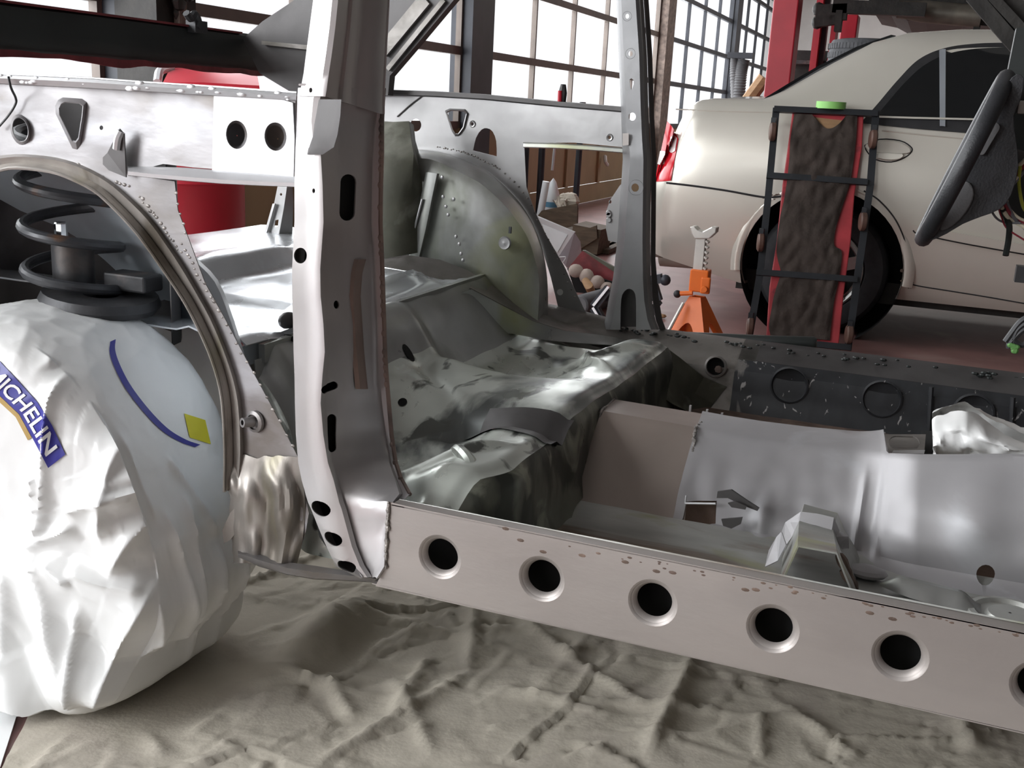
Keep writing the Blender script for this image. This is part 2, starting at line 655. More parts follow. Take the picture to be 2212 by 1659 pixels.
# ------------------------------------------------------------------ the stripped car body
YN, YF = 1.264, 2.68
body = thing('car_body', 'stripped bare metal car body shell on a canvas drop cloth', 'car body', (-.4, 1.97, .28))
ZS = .41           # sill top

# --- near sill with dimpled holes
HX = [-.582, -.428, -.272, -.116, .037, .192, .345]
sill = MB()
out = ys([(838, 1084), (900, 1098)], YN) + [V((.60, YN, .406)), V((.60, YN, .281)), V((.2, YN, .283))] + ys([(811, 1266), (833, 1222)], YN)
hz = .3455
sill.plate(out, (0, .0016, 0), [circ((x, YN, hz), .0335, (0, 1, 0), 32) for x in HX])
for x in HX:
    sill.lathe([(.0335, 0), (.0315, .0008), (.0285, .0035), (.0262, .0075), (.0250, .011), (.0236, .011), (.0250, .007), (.029, .0028), (.0334, .0016)], (x, YN, hz), (0, 1, 0), 36)
top = [V((-.70, YN + .0008, .4105)), V((.60, YN + .0008, .406))]
sill.bar(V((-.66, YN + .012, .4095)), V((.60, YN + .012, .4055)), .024, .0016, (0, 0, 1))
sill.bar(V((-.69, YN + .014, .2805)), V((.60, YN + .014, .2815)), .028, .0016, (0, 0, 1))
spots = [(1095, 1140), (1130, 1165), (1255, 1198), (1180, 1190), (1350, 1212), (1420, 1232), (1460, 1235), (1610, 1272), (1640, 1272), (1880, 1322), (1935, 1335)]
sill.build('sill_panel', 'sill_steel', body)
rs = MB()
for a, b in spots:
    rs.blob(PY(a + random.uniform(-8, 8), b + 2, YN), .0042, (1.3, .08, .6), 8)
for k in range(46):
    t = random.random() ** .7
    rs.blob(PY(1150 + 1050 * t + random.uniform(-8, 8), 1160 + 206 * t + random.uniform(-4, 7) + 4, YN), random.uniform(.001, .0026), (1.5, .12, .7), 6)
stuff(rs.build('rust_pitting', 'rust_steel', body))
# black strip painting the dark inside the holes, then the inner sill skin
MB().box((-.06, YN + .055, .318), (1.30, .004, .075)).build('sill_hole_shade', 'void', body)
inn = MB()
rows = []
for x in [(-.66 + 1.28 * k / 24) for k in range(25)]:
    w0 = .002 * math.sin(x * 31)
    rows.append([V((x, YN + .022, .409)), V((x, YN + .034, .403 + w0)), V((x, YN + .062, .365 + w0)), V((x, YN + .085, .300)), V((x, YN + .12, .274))])
inn.grid(rows, .002, True)
inn.build('sill_inner_skin', 'floor_steel', body)

# --- near rear quarter: inner panel with the wheel arch
YQ = 1.30
ARCH = sp2([(-60, 384), (0, 367), (38, 361), (111, 369), (158, 385), (206, 410), (242, 441), (285, 486), (318, 527), (358, 584), (396, 641), (423, 690), (453, 755), (474, 818), (484, 875), (489, 970), (488, 1060)], 3)
FOLD = sp2([(-60, 345), (0, 336), (50, 333), (120, 340), (180, 358), (235, 388), (280, 425), (325, 470), (362, 520), (400, 578), (434, 638), (462, 690), (488, 752), (510, 818), (522, 880), (526, 970), (520, 1060)], 3)
q = MB()
rail = [(-60, 172), (0, 176), (320, 194), (638, 214), (640, 375), (560, 372), (420, 362), (352, 354), (300, 368), (330, 385), (377, 392), (384, 454), (402, 502), (443, 612), (494, 704), (535, 783), (585, 875), (645, 990), (667, 1109), (660, 1150), (647, 1190), (640, 1216), (560, 1200), (516, 1190), (508, 1162), (520, 1110)]
outline = ys(rail, YQ) + ys(list(reversed(FOLD)), YQ)
TRI = [(132, 224), (140, 220), (172, 222), (180, 228), (178, 250), (170, 300), (164, 308), (156, 306), (128, 248), (127, 234)]
hl = [ys(ellpx(44, 280, 17, 27, 22, -12), YQ), ys(TRI, YQ), ys(ellpx(219, 276, 4, 5, 10), YQ),
      ys(ellpx(511, 291, 24, 32, 26, -5), YQ), ys(ellpx(595, 295, 25, 32, 26, -5), YQ)]
q.plate(outline, (0, .0016, 0), hl)
# dimple rims pressed around the openings
for cx_, cy_, rx, ry in ((511, 291, 24, 32), (595, 295, 25, 32)):
    r0, r1, r2 = [ys(ellpx(cx_ + dx, cy_ + dy, rx * s, ry * s, 26, -5), yy) for s, yy, dx, dy in ((1, YQ, 0, 0), (.86, YQ + .006, 0, 0), (.74, YQ + .016, 0, 0))]
    q.grid([r0, r1, r2], 0, True, closed=True)
for L, s in ((ellpx(44, 280, 17, 27, 22, -12), 1.25), (TRI, 1.28)):
    mx = sum(a for a, b in L) / len(L)
    my = sum(b for a, b in L) / len(L)
    o_ = ys([(mx + (a - mx) * s, my + (b - my) * s) for a, b in L], YQ - .0004)
    i_ = ys(L, YQ - .007)
    k_ = ys(L, YQ + .014)
    q.grid([o_, i_, ys([(mx + (a - mx) * .93, my + (b - my) * .93) for a, b in L], YQ - .005), k_], 0, True, closed=True)
# arch lip: rolled band between the fold and the cut edge
rows = []
for (ax_, ay_), (fx_, fy_) in zip(ARCH, FOLD):
    f0 = PY(fx_, fy_, YQ)
    m1 = PY(fx_ * .8 + ax_ * .2, fy_ * .8 + ay_ * .2, YQ - .010)
    m2 = PY(fx_ * .35 + ax_ * .65, fy_ * .35 + ay_ * .65, YQ - .006)
    e0 = PY(ax_, ay_, YQ - .022)
    rows.append([f0, m1, m2, e0, e0 + V((.0, .014, 0))])
lipm = MB().grid(rows, .0016, True)
lipm.tube([PY(a - 3, b + 2, YQ - .020) for a, b in ARCH], .0028, 6)
lipm.build('arch_lip', 'arch_steel', body)
q.build('quarter_panel', 'rail_steel', body)
# the rear half of the same panel, mirrored about the axle
mf = [p for p in ys(FOLD, YQ) if p.x > -1.21]
mf = [V((-2.61 - p.x, YQ, p.z)) for p in mf]
e0, e1 = PY(-60, 172, YQ), PY(-60, 345, YQ)
mq = MB().plate([e0, V((-2.0, YQ, .965)), V((-2.02, YQ, .80)), V((-1.96, YQ, .52)), V((-1.74, YQ, mf[-1].z))] + list(reversed(mf)) + [e1], (0, .0016, 0))
mq.build('quarter_panel', 'rail_steel', body)
ml = MB()
ml.grid([[V((-2.61 - p.x, p.y, p.z)) for p in r] for r in rows if r[0].x > -1.21], .0016, True)
ml.build('arch_lip', 'arch_steel', body)
bd = MB()
for L, n in (([(20, 352), (90, 352), (170, 352)], 20), ([(110, 344), (200, 378), (280, 405)], 16), ([(380, 420), (400, 500)], 4), ([(300, 425), (330, 460), (360, 500), (390, 545)], 18), ([(392, 530), (420, 580), (455, 640), (500, 720), (560, 830), (632, 965)], 26)):
    for p in spline([(a, b, 0) for a, b in L], max(2, n // (len(L) - 1))):
        bd.beads([PY(p.x, p.y, YQ - .0006)], .0026, .9, (1.2, .4, .9))
stuff(bd.build('spot_welds', 'weld', body))

# rail cap, patch plate, lower flange, tongue
cap = MB()
cap.grid([[PY(a, b0, YQ - .022), PY(a, b0 + (b1 - b0) * .35, YQ - .026), PY(a, b1 - 2, YQ - .020), PY(a, b1, YQ)] for a, b0, b1 in [(-60, 157, 178), (0, 162, 182), (100, 166, 187), (200, 171, 192), (320, 180, 199), (430, 187, 206), (540, 195, 212), (640, 202, 218)]], .0016, True)
cap.grid([[PY(a, b0, YQ - .022), PY(a, b0 - 1, YQ + .03), PY(a, b0 + 3, YQ + .07)] for a, b0 in [(-60, 157), (0, 161), (100, 165), (200, 170), (320, 179), (430, 186), (540, 194), (640, 201)]], .0016, True)
for k in range(26):
    a = random.uniform(-20, 636)
    cap.blob(PY(a, 164 + a * .063 + random.uniform(-3, 13), YQ - .023), random.uniform(.002, .006), (1.5, .5, .8), 7)
cap.build('rail_cap', 'new_steel', body)
pp = MB()
pp.plate(ys(sp2([(462, 204), (520, 207), (600, 212), (632, 222), (636, 300), (634, 384), (560, 380), (458, 374), (460, 290)], 1, True), YQ - .004), (0, .0018, 0), [ys(ellpx(511, 291, 23, 31, 26, -5), YQ - .004), ys(ellpx(595, 295, 24, 31, 26, -5), YQ - .004)])
pp.build('patch_plate', 'new_steel', body)
for a in ((512, 293), (600, 300)):
    c = PY(a[0], a[1], YQ + .03)
    MB().lathe([(.001, 0), (.036, 0), (.036, .002)], c, (0, 1, 0), 20).build('backing_plate', 'dark_steel' if a[0] < 550 else 'patch_steel', body)
fl = MB()
fl.grid([[PY(a, b0, YQ), PY(a, b0 + 5, YQ - .02), PY(a, b1 - 8, YQ - .034), PY(a, b1, YQ - .033), PY(a, b1 + 1, YQ - .024)] for a, b0, b1 in [(276, 359, 378), (330, 360, 384), (400, 362, 390), (480, 368, 396), (560, 374, 400), (640, 381, 403)]], .0018, True)
fl.build('rail_flange', 'new_steel', body)
tn = MB()
tn.plate([PY(a, b, YQ - .014 - (b < 300) * .006) for a, b in [(222, 340), (232, 330), (258, 278), (268, 290), (272, 383), (235, 368), (222, 355)]], (0, .002, 0))
tn.build('hanger_tab', 'dark_steel', body)
MB().tube(spline([PY(252, 322, YQ - .019), PY(255, 300, YQ - .021), PY(262, 284, YQ - .019)], 5), [.006] * 11, 8).build('tab_rib', 'new_steel', body)
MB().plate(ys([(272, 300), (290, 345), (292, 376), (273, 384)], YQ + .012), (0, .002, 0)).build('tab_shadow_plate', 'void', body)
# tie-off cable hanging over the rail
MB().tube(spline([PY(18, 165, YQ - .032), PY(24, 190, YQ - .03), PY(34, 212, YQ - .012), (PY(33, 226, YQ - .01)), PY(18, 250, YQ - .01), PY(-6, 278, YQ - .01)], 5), .0018, 6).build('wire', 'wheel_plastic', body)
# pillar-foot ledge under the quarter
lg = MB()
lg.grid([[PY(a, b0, YQ - .012), PY(a, (b0 + b1) / 2, YQ - .026), PY(a, b1, YQ - .022), PY(a, b1 + 2, YQ)] for a, b0, b1 in [(514, 1188, 1203), (560, 1198, 1222), (620, 1214, 1240), (680, 1222, 1250), (730, 1230, 1252), (800, 1240, 1256), (812, 1244, 1257)]], .002, True)
lg.build('sill_end_flange', 'rail_steel', body)
# torn corner scrap
MB().plate(ys([(497, 1108), (487, 1130), (480, 1146), (484, 1174), (498, 1166), (510, 1150), (530, 1120), (520, 1085)], YQ - .012), (0, .002, 0)).build('torn_corner', 'arch_steel', body)
# pressed lower quarter skin
ls = MB()
rows = []
for b in range(992, 1217, 7):
    t = (b - 992) / 224
    r = []
    for k in range(30):
        u = k / 29
        xl = 492 + 14 * t + 5 * noise.noise(V((t * 9, 0, 0)))
        xr = 645 + 18 * math.sin(t * 3.1) - 5 * t
        a = xl + (xr - xl) * u
        bulge = (.006 * math.sin(u * 11 + 2 * noise.noise(V((t * 3, 5, 0)))) + .008 * math.sin(u * math.pi) + .010 * noise.noise(V((u * 7, t * 2.2, 3)))) * min(1, t * 3.5)
        r.append(PY(a, b + 10 * noise.noise(V((u * 6, 1, t))) * (1 - t) - 6 * (1 - t), YQ - .0012 - .005 * min(1, t * 4) - bulge))
    rows.append(r)
ls.grid(rows, .0016, True)
ls.build('quarter_corner', 'arch_steel', body)
nut = MB()
nut.lathe([(.0, .0), (.018, 0), (.017, .004), (.012, .006)], PY(552, 910, YQ), (-.2, -1, 0), 16)
c = PY(546, 911, YQ - .004)
nut.lathe([(.004, .018), (.0075, .018), (.0085, 0)], c, V((-.45, -1, .1)), 14)
nut.build('weld_nut', 'rail_steel', body)

# --- near wheel tub, spring leg
tub = MB()
ARCW = [PY(a, b, YQ - .008) for a, b in ARCH]
SIL = sp2([(-60, 352), (0, 348), (60, 346), (130, 354), (190, 370), (240, 398), (290, 436), (335, 474), (380, 508), (420, 556), (468, 606), (500, 684), (526, 768), (545, 830), (560, 900), (560, 980), (550, 1060)], 3)
rows = []
for p, (a, b) in zip(ARCW, SIL):
    ctr_px = (170, 830)
    L = lambda t, y: PY(a + (ctr_px[0] - a) * t, b + (ctr_px[1] - b) * t, y)
    rows.append([p + V((0, .006, 0)), L(.02, 1.345), L(0, 1.385), L(.015, 1.415), L(.10, 1.48), L(.30, 1.58), L(.6, 1.67), L(1, 1.70)])
tub.grid(rows, .002, True)
tub.grid([[V((-1.68, y, z)) for z in (.25, .5, .75)] for y in (1.31, 1.45, 1.60)], .002, True)
tub.build('wheel_tub', 'tub_paint', body)
tw = MB()
c0 = PY(170, 560, 1.47)
rows = []
for z in (.94, .86, .72, .60, .53):
    rows.append([V((c0.x - .02 + .21 * math.cos(t), 1.48 + .12 * math.sin(t), z)) for t in [math.pi * k / 12 for k in range(13)]])
tw.grid(rows, .002, True)
tw.build('spring_tower', 'dark_steel', body)
sp_ = MB()
ctr = PY(158, 560, 1.44)
pts = []
for k in range(0, 24 * 4):
    t = k / 24
    ang = t * 2 * math.pi + 2.4
    pts.append(V((ctr.x + .079 * math.cos(ang), 1.44 + .079 * math.sin(ang), .90 - t * .076)))
sp_.tube(pts, .0095, 10)
sp_.build('coil_spring', 'spring_dark', body)
sh = MB()
zt = PY(158, 525, 1.44).z
sh.lathe([(.001, zt), (.034, zt), (.035, zt - .006), (.035, zt - .16), (.030, zt - .165), (.030, zt - .36)], (ctr.x, 1.44, 0), (0, 0, 1), 20)
zp = PY(140, 635, 1.44).z
sh.lathe([(.03, zp + .012), (.096, zp + .014), (.102, zp), (.094, zp - .012), (.03, zp - .016)], (ctr.x - .004, 1.44, 0), (.10, 0, 1), 26)
sh.build('shock_absorber', 'shock_dark', body)
zb = PY(150, 482, 1.42).z
MB().lathe([(.001, zb), (.009, zb), (.011, zb - .003), (.011, zb - .03)], (ctr.x - .004, 1.42, 0), (0, 0, 1), 8).build('bolt', 'chrome', body)
MB().box((ctr.x + .095, 1.48, zp + .03), (.09, .05, .03)).build('strut_bracket', 'shock_dark', body, bevel=.004)

# --- near door pillar
ROWS = [  # py, L, C, Rp, R, depth of R
    (190, 643, 694, 812, 830, 1.392), (215, 641, 688, 812, 828, 1.392), (262, 640, 684, 806, 826, 1.392), (330, 637, 690, 803, 826, 1.392), (400, 635, 694, 801, 824, 1.392),
    (480, 635, 696, 800, 823, 1.392), (580, 630, 689, 806, 827, 1.394), (640, 630, 690, 808, 829, 1.396), (700, 632, 696, 811, 831, 1.396), (760, 633, 699, 812, 833, 1.396),
    (810, 635, 694, 814, 836, 1.394), (870, 636, 690, 818, 841, 1.39), (940, 638, 696, 826, 847, 1.385), (1000, 643, 706, 838, 856, 1.375), (1035, 650, 718, 850, 868, 1.36),
    (1068, 659, 727, 860, 886, 1.325), (1084, 664, 731, 846, 872, 1.30), (1100, 671, 737, 834, 842, 1.285), (1140, 687, 748, 832, 838, 1.274), (1180, 704, 759, 830, 835, 1.268), (1222, 724, 776, 828, 833, 1.264), (1247, 776, 792, 812, 816, 1.262)]


def lerp_rows(R, step):
    out = []
    for i in range(len(R) - 1):
        n = max(1, int((R[i + 1][0] - R[i][0]) / step))
        for k in range(n):
            t = k / n
            t2 = t
            out.append(tuple(a + (b - a) * t2 for a, b in zip(R[i], R[i + 1])))
    out.append(tuple(map(float, R[-1])))
    return out


def pillar_row(r, push=0.):
    py, L, C, Rp, Rr, yr = r
    k = (yr - 1.262) / .13
    yc, y2 = 1.248 + .012 * (1 - min(1, k)), 1.256 + .006 * (1 - min(1, k))
    yrp = 1.27 + (yr - .008 - 1.27) * max(0, min(1, k)) if k > .1 else yr - .002
    pL = PY(L, py, 1.272)
    o = [pL + V((.002, .05, 0)), pL + V((-.001, .006, 0)), PY(L + 4, py, 1.263), PY(L + (C - L) * .45, py, 1.256), PY(C - 9, py, yc), PY(C + 1, py, yc + .001), PY(C + 9, py, y2 + .004)]
    a, b = PY(C + 12, py, y2 + .010), PY(Rp, py, yrp)
    for t in (0, .3, .62, .88, 1):
        p = a.lerp(b, t)
        o.append(p)
    o.append(PY(Rp + (Rr - Rp) * .3, py, yr - .004))
    o.append(PY(Rr, py, yr))
    return o


pl = MB()
RR = lerp_rows(ROWS, 16)
pr = [pillar_row(r) for r in RR]
pl.grid(pr, .002, True)


def face_plane(py, i, j, dy=60):
    """plane of the pillar face near row py between columns i and j"""
    rs = sorted(RR, key=lambda r: abs(r[0] - py))[0]
    k = RR.index(rs)
    A, B = pr[max(0, k - 2)], pr[min(len(pr) - 1, k + 2)]
    n = (A[j] - A[i]).cross(B[i] - A[i]).normalized()
    if n.dot(CAM - A[i]) < 0:
        n = -n
    return (A[i] + B[j]) / 2, n


def cutter(L, py, i, j, depth=.02):
    p0, n = face_plane(py, i, j)
    return prism([PP(a, b, p0, n) for a, b in L], n, depth)


FI, FJ = 7, 11
pl.cut(cutter(slotpx(749, 393, 747, 460, 17), 425, FI, FJ, .015),
       cutter(ellpx(651, 552, 14, 17), 552, 2, 4, .012),
       cutter(slotpx(704, 843, 726, 834, 8.5), 838, FI, FJ, .012),
       cutter(slotpx(723, 905, 722, 968, 10), 935, FI, FJ, .015),
       cutter(ellpx(724, 658, 6, 9), 658, FI, FJ, .012),
       cutter(ellpx(680, 412, 3, 5), 412, 2, 4, .012),
       cutter(ellpx(697, 1096, 22, 15, 22, 30), 1096, 2, 4, .012),
       cutter(ellpx(723, 1161, 21, 13, 22, 30), 1161, 2, 4, .012),
       cutter(ellpx(752, 1221, 21, 12, 20, 25), 1205, 2, 4, .03))
# rims and ribs on the pillar
rib = MB()
rib.grid([[PP(a + dx, b, *face_plane(b, FI, FJ)) + n0 * h for dx, h in ((-12, 0), (-8, .005), (2, .006), (10, .004), (14, 0))] for n0 in (face_plane(700, FI, FJ)[1],) for a, b in [(776, 560), (768, 590), (764, 640), (768, 700), (772, 760), (776, 800), (780, 840)]], 0, True)
rib.build('pressed_rib', 'pillar_brown', body)
pl.build('door_pillar', 'outer_steel', body)
# black sheet painting the dark inside the pillar slots
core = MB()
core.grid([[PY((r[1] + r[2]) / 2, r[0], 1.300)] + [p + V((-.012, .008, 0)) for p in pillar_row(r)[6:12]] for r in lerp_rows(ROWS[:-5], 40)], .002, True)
core.build('pillar_slot_shade', 'void', body)
MB().plate([PY(a, b, 1.296) for a, b in ((668, 1066), (735, 1066), (795, 1240), (745, 1240), (690, 1160))], (0, .002, 0)).build('pillar_foot_shade', 'void', body)  # black plate painting the dark inside the foot's oval holes
# welded flange edge
fe = MB()
fe.tube([PY(r[4] - 1, r[0], r[5] - .001) for r in RR if r[0] < 1070], .0035, 6)
for r in RR:
    if r[0] < 1075 and random.random() < .55:
        fe.blob(PY(r[4] - 3, r[0], r[5] - .003), .0045, (1, .7, 1.2), 6)
stuff(fe.build('flange_weld', 'pillar_brown', body))
wl = MB()
for k in range(26):
    t = k / 25
    wl.blob(PY(839 - 7 * t + random.uniform(-1, 1), 1086 + 138 * t, 1.262), random.uniform(.002, .0042), (1, .7, 1.2), 6)
wl.tube([PY(839, 1086, 1.263), PY(835, 1150, 1.263), PY(832, 1224, 1.263)], .002, 6)
stuff(wl.build('sill_weld', 'weld', body))
# V notch under the cover: its shade painted as a dark raised sheet
vn = MB()
p0, n0 = face_plane(290, 2, 4)
vn.grid([[PP(a, b, p0, n0) + n0 * h for a, h in zip(xs, (.001, .004, .0035, .002))] for b, xs in [(215, (690, 700, 716, 740)), (250, (684, 698, 716, 738)), (290, (676, 690, 712, 732)), (318, (668, 680, 700, 724)), (334, (666, 669, 672, 700))]], 0, True)
vn.build('pillar_notch_shade', 'dark_steel', body)

# upper cover of the pillar (overlapping skin, ends in a joggled edge)
UR = [(-60, 681, 733, 842), (0, 676, 728, 841), (60, 668, 722, 838), (120, 660, 714, 835), (160, 655, 708, 833), (197, 648, 703, 831)]


def upper_row(py, L, C, Rr, dz=0):
    o = []
    pL = PY(L, py, 1.262)
    o += [pL + V((0, .05, 0)), pL + V((0, .004, 0)), PY(L + 5, py, 1.255), PY(L + 12, py, 1.249), PY((L + C) / 2, py, 1.246), PY(C - 8, py, 1.241), PY(C, py, 1.242)]
    W_ = Rr - C
    f = [(.06, 1.252), (.16, 1.275), (.22, 1.290), (.28, 1.292), (.34, 1.300), (.42, 1.322), (.52, 1.336), (.64, 1.344), (.8, 1.362), (.92, 1.378), (.96, 1.386), (1., 1.388)]
    for k, (t, y) in enumerate(f):
        drop = dz * (t * 55)
        o.append(PY(C + W_ * t, py + (min(38, drop) if dz else 0), y))
    return o


up = MB()
urows = [upper_row(*r) for r in lerp_rows(UR, 14)]
urows.append(upper_row(208, 645, 701, 831, .75))
up.grid(urows, .002, True)
up.cut(prism([PY(a, b, 1.25) for a, b in ellpx(676, 195, 4.5, 5.5, 14)], (0, 1, 0), .03))
up.tube([PY(L, b, 1.248 + (L > 690) * .0) for L, b in ((646, 183), (675, 182), (702, 186))], .0014, 6)
up.build('pillar_cover', 'outer_steel', body)
# --- rear floor, seat pan
def smooth(a, b, x):
    t = max(0, min(1, (x - a) / (b - a)))
    return t * t * (3 - 2 * t)


def bump(x, c, w):
    d = abs(x - c) / w
    return math.exp(-d * d * 2.2)


def pan_z(x, y):
    z = -.575
    # back slope up to the trunk deck
    z += .155 * smooth(-.90, -1.04, x)
    # centre ridge
    ridge = smooth(1.64, 1.76, y) * smooth(2.04, 1.93, y)
    z += (.050 + .02 * smooth(-.70, -1.0, x)) * ridge * smooth(-1.06, -.95, x)
    # front humps of both buckets
    z += .040 * smooth(-.74, -.62, x) * (1 - ridge)
    for yc in (1.50, 2.24):
        b = bump(y, yc, .24) * bump(x, -.82, .13)
        z -= .030 * b
    # raised X ribs and scoops
    z += .012 * bump(y, 1.50 + (x + .62) * .9, .03) * smooth(-.82, -.74, x) * smooth(-.56, -.62, x)
    z += .016 * bump(y, 2.30 + (x + .65) * 1.2, .035) * smooth(-.80, -.72, x) * smooth(-.56, -.62, x)
    z += .012 * bump(y, 2.2 - (x + .65) * 1.4, .03) * smooth(-.80, -.72, x) * smooth(-.56, -.62, x)
    z -= .022 * bump(y, 1.66, .035) * smooth(-.80, -.72, x)
    z -= .010 * bump(x, -.80 + .12 * math.sin(y * 9), .035) * bump(y, 1.8, .25)
    z += .006 * noise.noise(V((x * 9, y * 9, 2)))
    # side rolls
    z -= .05 * smooth(1.40, 1.345, y) + .05 * smooth(2.46, 2.54, y) * smooth(-.95, -.7, x)
    return z + H


pan = MB()
rows = []
xs = [-1.04 + .49 * i / 84 for i in range(85)]
ysv = [1.345 + 1.215 * j / 120 for j in range(121)]
for y in ysv:
    r = []
    for x in xs:
        z = pan_z(x, y)
        fr = smooth(-.585, -.55, x)
        cutc = .0
        r.append(V((x - .05 * smooth(1.46, 1.345, y) * smooth(-.70, -.55, x), y + .13 * smooth(-.84, -.98, x) * smooth(1.75, 1.345, y), z - .012 * fr * fr)))
    l = r[-1]
    for dx, dz in ((.008, -.012), (.012, -.03), (.014, -.07), (.018, -.12), (.028, -.150)):
        r.append(V((l.x + dx + .006 * noise.noise(V((y * 14, dz * 20, 5))), y, max(.262, l.z + dz))))
    rows.append(r)
pan.grid([r[19:85] for r in rows], 0, True)
MB().grid([r[:20] for r in rows], 0, True).build('seat_back_panel', 'green_steel', body, 60)
MB().grid([r[84:] for r in rows], 0, True).build('seat_pan_front', 'seat_front_steel', body, 60)
# near side wall of the pan
pan.grid([[p, p + V((.0, -.008, -.012)), p + V((.004, -.012, -.04)), V((p.x + .004, p.y - .014, .27))] for p in rows[0][:86]], 0, True)
pan.build('seat_pan', 'seat_steel', body, 60)
hol = MB()
for x, y, rx, ry in ((-.93, 1.84, .012, .014), (-.80, 2.20, .022, .016), (-.87, 1.70, .009, .007)):
    z = pan_z(x, y) + .0015
    hol.add([V((x + rx * math.cos(t), y + ry * math.sin(t), pan_z(x + rx * math.cos(t), y + ry * math.sin(t)) + .0018)) for t in [2 * math.pi * k / 16 for k in range(16)]], [tuple(range(16))])
build_each(hol, 'drain_hole', 'void', body)
a, b = PY(1050, 740, 2.33), PY(1046, 716, 2.36)
MB().box((a + b) / 2, (.02, .03, .045)).build('seat_latch', 'shock_dark', body, bevel=.003)
chn = MB()
rows = []
for i in range(11):
    x = -.70 + .165 * i / 10
    rows.append([V((min(x, -.54), y + .02 * (x + .6), pan_z(min(x, -.552), y) + .003 + (-.012 * smooth(-.585, -.55, x) ** 2))) for y in (1.60, 1.63, 1.66, 1.69, 1.72)])
chn.grid(rows, 0, True)
chn.build('seat_channel_shade', 'dark_steel', body)  # dark overlay hugging the pan, paints the shade in the channel
# emboss rib on the near hump
e0, e1 = PZ(985, 968, .435), PZ(1020, 1006, .43)
MB().tube(spline([e0 - V((0, 0, .01)), e0.lerp(e1, .2), e0.lerp(e1, .8), e1 - V((0, 0, .01))], 5), .012, 10).build('seat_rib', 'seat_steel', body)

deck = MB()
ZD = H - .42
rows = []
for i in range(30):
    x = -1.05 - .75 * i / 29
    r = []
    for j in range(50):
        y = 1.45 + 1.15 * j / 49
        z = ZD + .05 * smooth(-1.42, -1.48, x) + .012 * smooth(.30, .26, math.hypot(x + 1.27, (y - 2.06) * 1.0)) + .010 * bump(x, -1.15, .03) + .004 * noise.noise(V((x * 6, y * 6, 1)))
        if y < 1.62:
            z += .02 * smooth(1.62, 1.5, y)
        r.append(V((x, y, z)))
    rows.append(r)
r0 = [V((-1.036, p.y, p.z - .010)) for p in rows[0]]
deck.grid([r0] + rows, .003, True)
deck.build('trunk_floor', 'deck_steel', body, 60)
# cross edge of the deck
ed = MB()
ed.bar(V((-1.034, 1.49, ZD - .012)), V((-1.034, 2.56, ZD - .012)), .012, .032, (0, 0, 1))
ed.grid([[V((-1.034, y, ZD - .02)), V((-1.03, y, ZD - .06)), V((-1.00, y, ZD - .13)), V((-.97, y, ZD - .20)), V((-.95, y, ZD - .30))] for y in (1.47, 1.48, 1.49, 1.5)], .002, True)
ed.build('deck_edge', 'green_steel', body)
MB().grid([[PY(a, b, y) for a, b, y in r] for r in (((500, 757, 1.452), (575, 728, 1.54), (660, 697, 1.65)), ((505, 800, 1.445), (575, 776, 1.53), (660, 748, 1.635)))], .002, True).build('riser_flange', 'tub_paint', body)
MB().grid([[PY(a, b, y) for a, b, y in r] for r in (((505, 798, 1.450), (575, 774, 1.534), (660, 746, 1.64)), ((520, 900, 1.44), (590, 880, 1.50), (660, 860, 1.59)), ((540, 1010, 1.43), (600, 1000, 1.48), (660, 985, 1.54)))], .002, True).build('rear_seat_riser', 'green_steel', body)
hp = PY(622, 735, 1.575)
MB().blob(hp, .016, (1, .4, .7), 12).build('ragged_hole', 'void', body)
MB().blob(PX(622, 692, -1.06), .026, (.6, .9, .6), 12).build('rear_seat_mount', 'dark_steel', body)

# --- front floor and tunnel
fl = MB()
rows = []
for i in range(46):
    x = -.56 + 1.25 * i / 45
    r = []
    for j in range(16):
        y = 1.365 + .37 * j / 15
        z = H - .702 + .012 * smooth(1.42, 1.365, y) + .014 * smooth(1.69, 1.735, y)
        z += .014 * bump(y, 1.47, .03) * smooth(.02, .06, x) * smooth(.30, .26, x)
        z += .003 * noise.noise(V((x * 10, y * 14, 3)))
        r.append(V((x, y, z)))
    rows.append(r)
fl.grid(rows, .002, True, flip=True)
fl.build('front_floor', 'floor_steel', body, 60)
em = MB()
cc = PZ(2180, 1333, H - .694)
em.lathe([(.062, -.004), (.058, .006), (.050, .007), (.046, .001), (.034, .0), (.030, .006), (.002, .007)], cc, (0, 0, 1), 28)
em.build('floor_emboss', 'floor_steel', body)
fr_ = MB()
rows = []
for i in range(20):
    t = i / 19
    p = PZ(1900 + 220 * t, 1258 + 55 * t, H - .69)
    rows.append([p + V((0, s * .025 * math.sin(math.pi * min(1, t * 1.6 + .05) * .62 + .1), .022 * (1 - s * s) * min(1, t * 5 + .1) * min(1, (1 - t) * 5 + .05) - .003)) for s in (-1, -.6, -.2, .2, .6, 1)])
fr_.grid(rows, 0, True)
fr_.build('floor_swage', 'green_steel', body)

ffl = MB()
ffl.grid([[V((x, y, H - .70 + .004 * noise.noise(V((x * 9, y * 9, 0))))) for y in (2.08, 2.2, 2.35, 2.45, 2.53)] for x in [-.56 + 1.25 * i / 20 for i in range(21)]], .002, True, flip=True)
ffl.build('far_floor', 'rust_steel', body)

